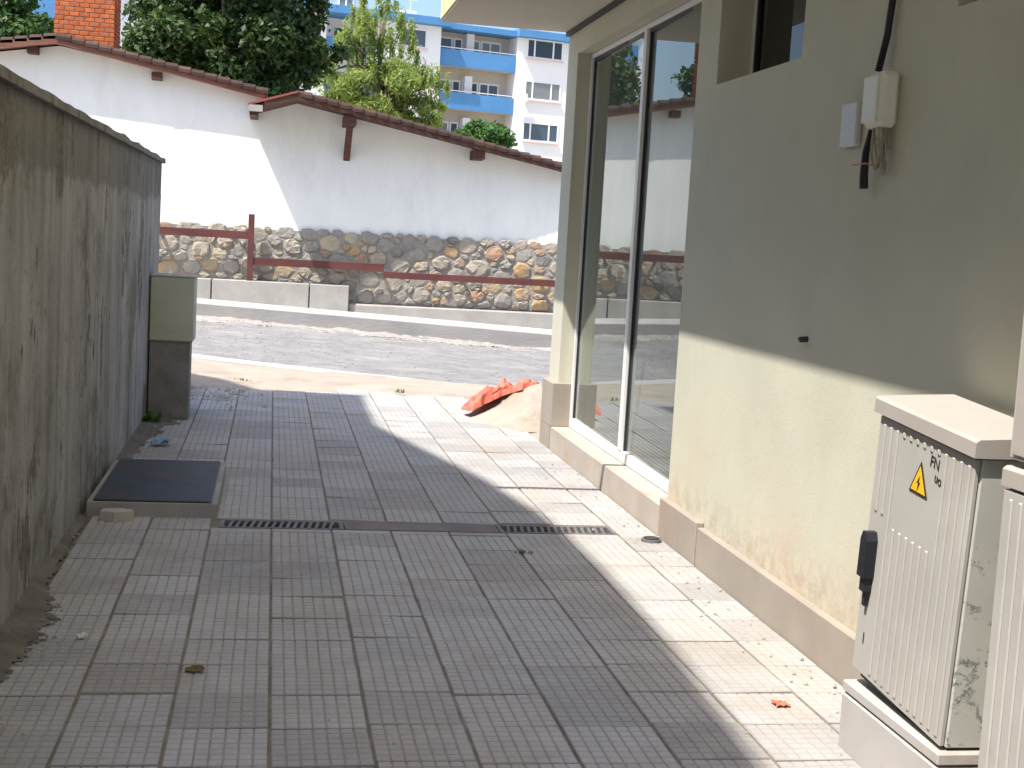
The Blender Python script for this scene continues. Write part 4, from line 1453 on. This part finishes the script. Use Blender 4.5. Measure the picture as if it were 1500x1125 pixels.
for u in (-4.4, 0.4, 5.6):
    part(MB().box(u - 0.03, u + 0.03, 2.0, 2.06, 16.1, 18.2).box(u - 0.7, u + 0.7, 2.0, 2.04, 17.9, 17.95).box(u - 0.5, u + 0.5, 2.0, 2.04, 17.5, 17.55), 'aerial', M['alu'])
for (a, b_) in ((-9.5, -8.5), (-13.5, -12.0), (-17.5, -16.0)):
    window(a, b_, 16.55, 17.9, 2.0, [(a + b_) / 2])

# ------------------------------------------------------------------ neighbour house beside the passage (its roof shades the paving)
nh = empty('neighbour_house', (-6, 0, 0), 'tall plastered neighbour house behind the board-marked wall', 'house')
RZ = 8.5
shadow_edge = [(1.49, -6), (1.47, 3.7), (1.54, 4.85), (1.57, 6.1), (1.52, 7.2), (1.35, 8.4), (1.03, 9.75), (0.83, 10.7), (0.85, 12.62), (-0.08, 12.8), (-0.8, 13.85), (-5.5, 13.9), (-5.5, -6)]
MB().prism([(a - KX * RZ, b_ - KY * RZ) for a, b_ in shadow_edge], 'z', RZ - 0.05, RZ + 0.03).build('roof', M['roof_tile'], nh)
MB().box(-9.4, -3.7, -8.5, 7.6, 0, RZ - 0.052).build('wall', M['house_wall'], nh)
for zf in (1.2, 4.0, 6.2):
    for y0 in (-5.5, -1.5, 2.5, 5.6):
        w = MB().box(-3.698, -3.66, y0, y0 + 1.2, zf, zf + 1.3).build('window', M['alu'], nh)
        MB().box(-3.659, -3.65, y0 + .08, y0 + 1.12, zf + .08, zf + 1.22).build('pane', M['far_glass'], w)

# ------------------------------------------------------------------ trees
def leaf_cloud(lobes, n, L, W, mats, parent, seed, droop=0.0, shell=0.55, keep=None):
    rng = np.random.default_rng(seed)
    lb = np.array(lobes, float)
    vol = lb[:, 3] * lb[:, 4] * lb[:, 5]
    pick = rng.choice(len(lb), n, p=vol ** 0.75 / np.sum(vol ** 0.75))
    d = rng.normal(size=(n, 3))
    d /= np.linalg.norm(d, axis=1)[:, None]
    rad = (shell + (1 - shell) * rng.random(n)) * (1 + 0.10 * rng.normal(size=n))
    c = lb[pick]
    p = c[:, :3] + d * rad[:, None] * c[:, 3:6]
    if keep is not None:
        k = keep(p)
        p, d = p[k], d[k]
        n = len(p)
    nrm = rng.normal(size=(n, 3)) * 0.75 + d * 0.6 + np.array([0, 0, 0.45])
    nrm /= np.linalg.norm(nrm, axis=1)[:, None]
    ax = rng.normal(size=(n, 3)) + np.array([0, 0, -droop * 3])
    ax -= (ax * nrm).sum(1)[:, None] * nrm
    ax /= np.linalg.norm(ax, axis=1)[:, None]
    bx = np.cross(nrm, ax)
    s = rng.uniform(0.65, 1.25, n)[:, None]
    l, w = L * s, W * s
    v = np.stack([p - ax * l * .5, p + bx * w * .5 + nrm * w * .12, p + ax * l * .5, p - bx * w * .5 + nrm * w * .12], 1).reshape(-1, 3)
    off = np.array(wl(parent))
    me = bpy.data.meshes.new('crown')
    me.vertices.add(4 * n)
    me.vertices.foreach_set('co', (v - off).astype(np.float32).ravel())
    me.loops.add(4 * n)
    me.loops.foreach_set('vertex_index', np.arange(4 * n, dtype=np.int32))
    me.polygons.add(n)
    me.polygons.foreach_set('loop_start', np.arange(0, 4 * n, 4, dtype=np.int32))
    for m in mats:
        me.materials.append(m)
    me.polygons.foreach_set('material_index', rng.integers(0, len(mats), n).astype(np.int32))
    me.update(calc_edges=True)
    me.validate()
    o = bpy.data.objects.new('crown', me)
    o.parent = parent
    col.objects.link(o)
    return o


def limbs(base, top, r, targets, parent, seed):
    rr = random.Random(seed)
    mb = MB()
    b, t = Vector(base), Vector(top)
    pts = [b.lerp(t, k / 6) + Vector((rr.gauss(0, .06), rr.gauss(0, .06), 0)) * (k > 0) for k in range(7)]
    mb.tube(pts, [r * (1 - 0.6 * k / 6) for k in range(7)], 9)
    for q in targets:
        q = Vector(q)
        s = pts[rr.randint(2, 5)]
        mid = s.lerp(q, .5) + Vector((rr.gauss(0, .2), rr.gauss(0, .2), rr.uniform(.0, .3)))
        mb.tube([s, s.lerp(mid, .5), mid, mid.lerp(q, .6), q], [r * .42, r * .36, r * .27, r * .17, r * .05], 6)
    mb.build('trunk', M['bark'], parent, smooth=True)


def clump_lobes(cx, cy, cz, rx, ry, rz, n, smin, smax, seed):
    r = random.Random(seed)
    out = []
    for _ in range(n):
        d = Vector((r.gauss(0, 1), r.gauss(0, 1), r.gauss(0, 1))).normalized()
        k = r.uniform(0.45, 0.95)
        s = r.uniform(smin, smax)
        out.append((cx + d.x * rx * k, cy + d.y * ry * k, cz + d.z * rz * k, s, s, s * r.uniform(.6, .9)))
    return out


dark = [leaf_mat('dark_leaf_a', (0.030, 0.058, 0.016), 0.22), leaf_mat('dark_leaf_b', (0.045, 0.085, 0.022), 0.25), leaf_mat('dark_leaf_c', (0.07, 0.115, 0.035), 0.28)]
light = [leaf_mat('light_leaf_a', (0.19, 0.25, 0.075), 0.5), leaf_mat('light_leaf_b', (0.25, 0.31, 0.105), 0.5), leaf_mat('light_leaf_c', (0.30, 0.34, 0.14), 0.5)]
fresh = [leaf_mat('fresh_leaf_a', (0.045, 0.11, 0.022), 0.3), leaf_mat('fresh_leaf_b', (0.06, 0.14, 0.028), 0.3)]

t = empty('walnut_tree', (-1.0, 35.0, 0), 'large dark broad-leaved tree rising behind the white house roof beside the chimney', 'tree')
lob = clump_lobes(-1.3, 35.0, 6.7, 2.45, 2.4, 3.2, 62, 0.45, 0.9, 3) + clump_lobes(-1.3, 35.0, 6.3, 2.6, 2.4, 3.0, 40, 0.2, 0.45, 35) + clump_lobes(0.75, 34.6, 5.9, 0.75, 0.9, 1.3, 16, 0.25, 0.5, 36)
limbs((-1.0, 35, 0), (-1.2, 35, 6.5), 0.3, [l[:3] for l in lob[:14]], t, 4)
leaf_cloud(lob, 74000, 0.17, 0.10, dark, t, 5, 0.15, 0.35)

t = empty('willow_tree', (3.0, 41.0, 0), 'slender light green willow-like tree in front of the apartment block', 'tree')
lob = clump_lobes(2.75, 41.0, 5.55, 1.55, 1.2, 1.25, 34, 0.28, 0.55, 8)
rr = random.Random(12)
for k in range(70):                              # thin upright and drooping sprays
    x = rr.gauss(2.75, 0.9)
    z = 6.0 + rr.uniform(0, 2.6) * math.exp(-((x - 2.75) / 1.15) ** 4)
    lob.append((x, 41 + rr.gauss(0, .5), z, 0.13, 0.13, 0.55))
lob += clump_lobes(4.3, 41.0, 5.15, 0.85, 0.6, 0.8, 14, 0.22, 0.40, 9)
limbs((3.0, 41, 0), (2.85, 41, 7.6), 0.14, [l[:3] for l in lob[34:60]], t, 10)
leaf_cloud(lob, 30000, 0.19, 0.042, light, t, 11, 0.5, 0.15)

t = empty('round_bush', (6.7, 46.0, 0), 'round dense green tree crown above the right end of the white house roof', 'tree')
lob = clump_lobes(6.75, 46, 4.75, 1.0, 0.8, 0.68, 26, 0.3, 0.5, 14)
limbs((6.7, 46, 0), (6.7, 46, 4.6), 0.12, [l[:3] for l in lob[:8]], t, 15)
leaf_cloud(lob, 9000, 0.17, 0.10, fresh, t, 16, 0.1, 0.5)

t = empty('leafy_tree', (-6.6, 37.0, 0), 'bright green tree left of the brick chimney above the roof', 'tree')
lob = clump_lobes(-7.2, 37, 5.7, 1.75, 1.5, 1.7, 30, 0.45, 0.8, 18)
limbs((-7.0, 37, 0), (-7.1, 37, 5.5), 0.2, [l[:3] for l in lob[:10]], t, 19)
leaf_cloud(lob, 16000, 0.19, 0.11, [dark[1], dark[2], fresh[1]], t, 20, 0.1, 0.5)
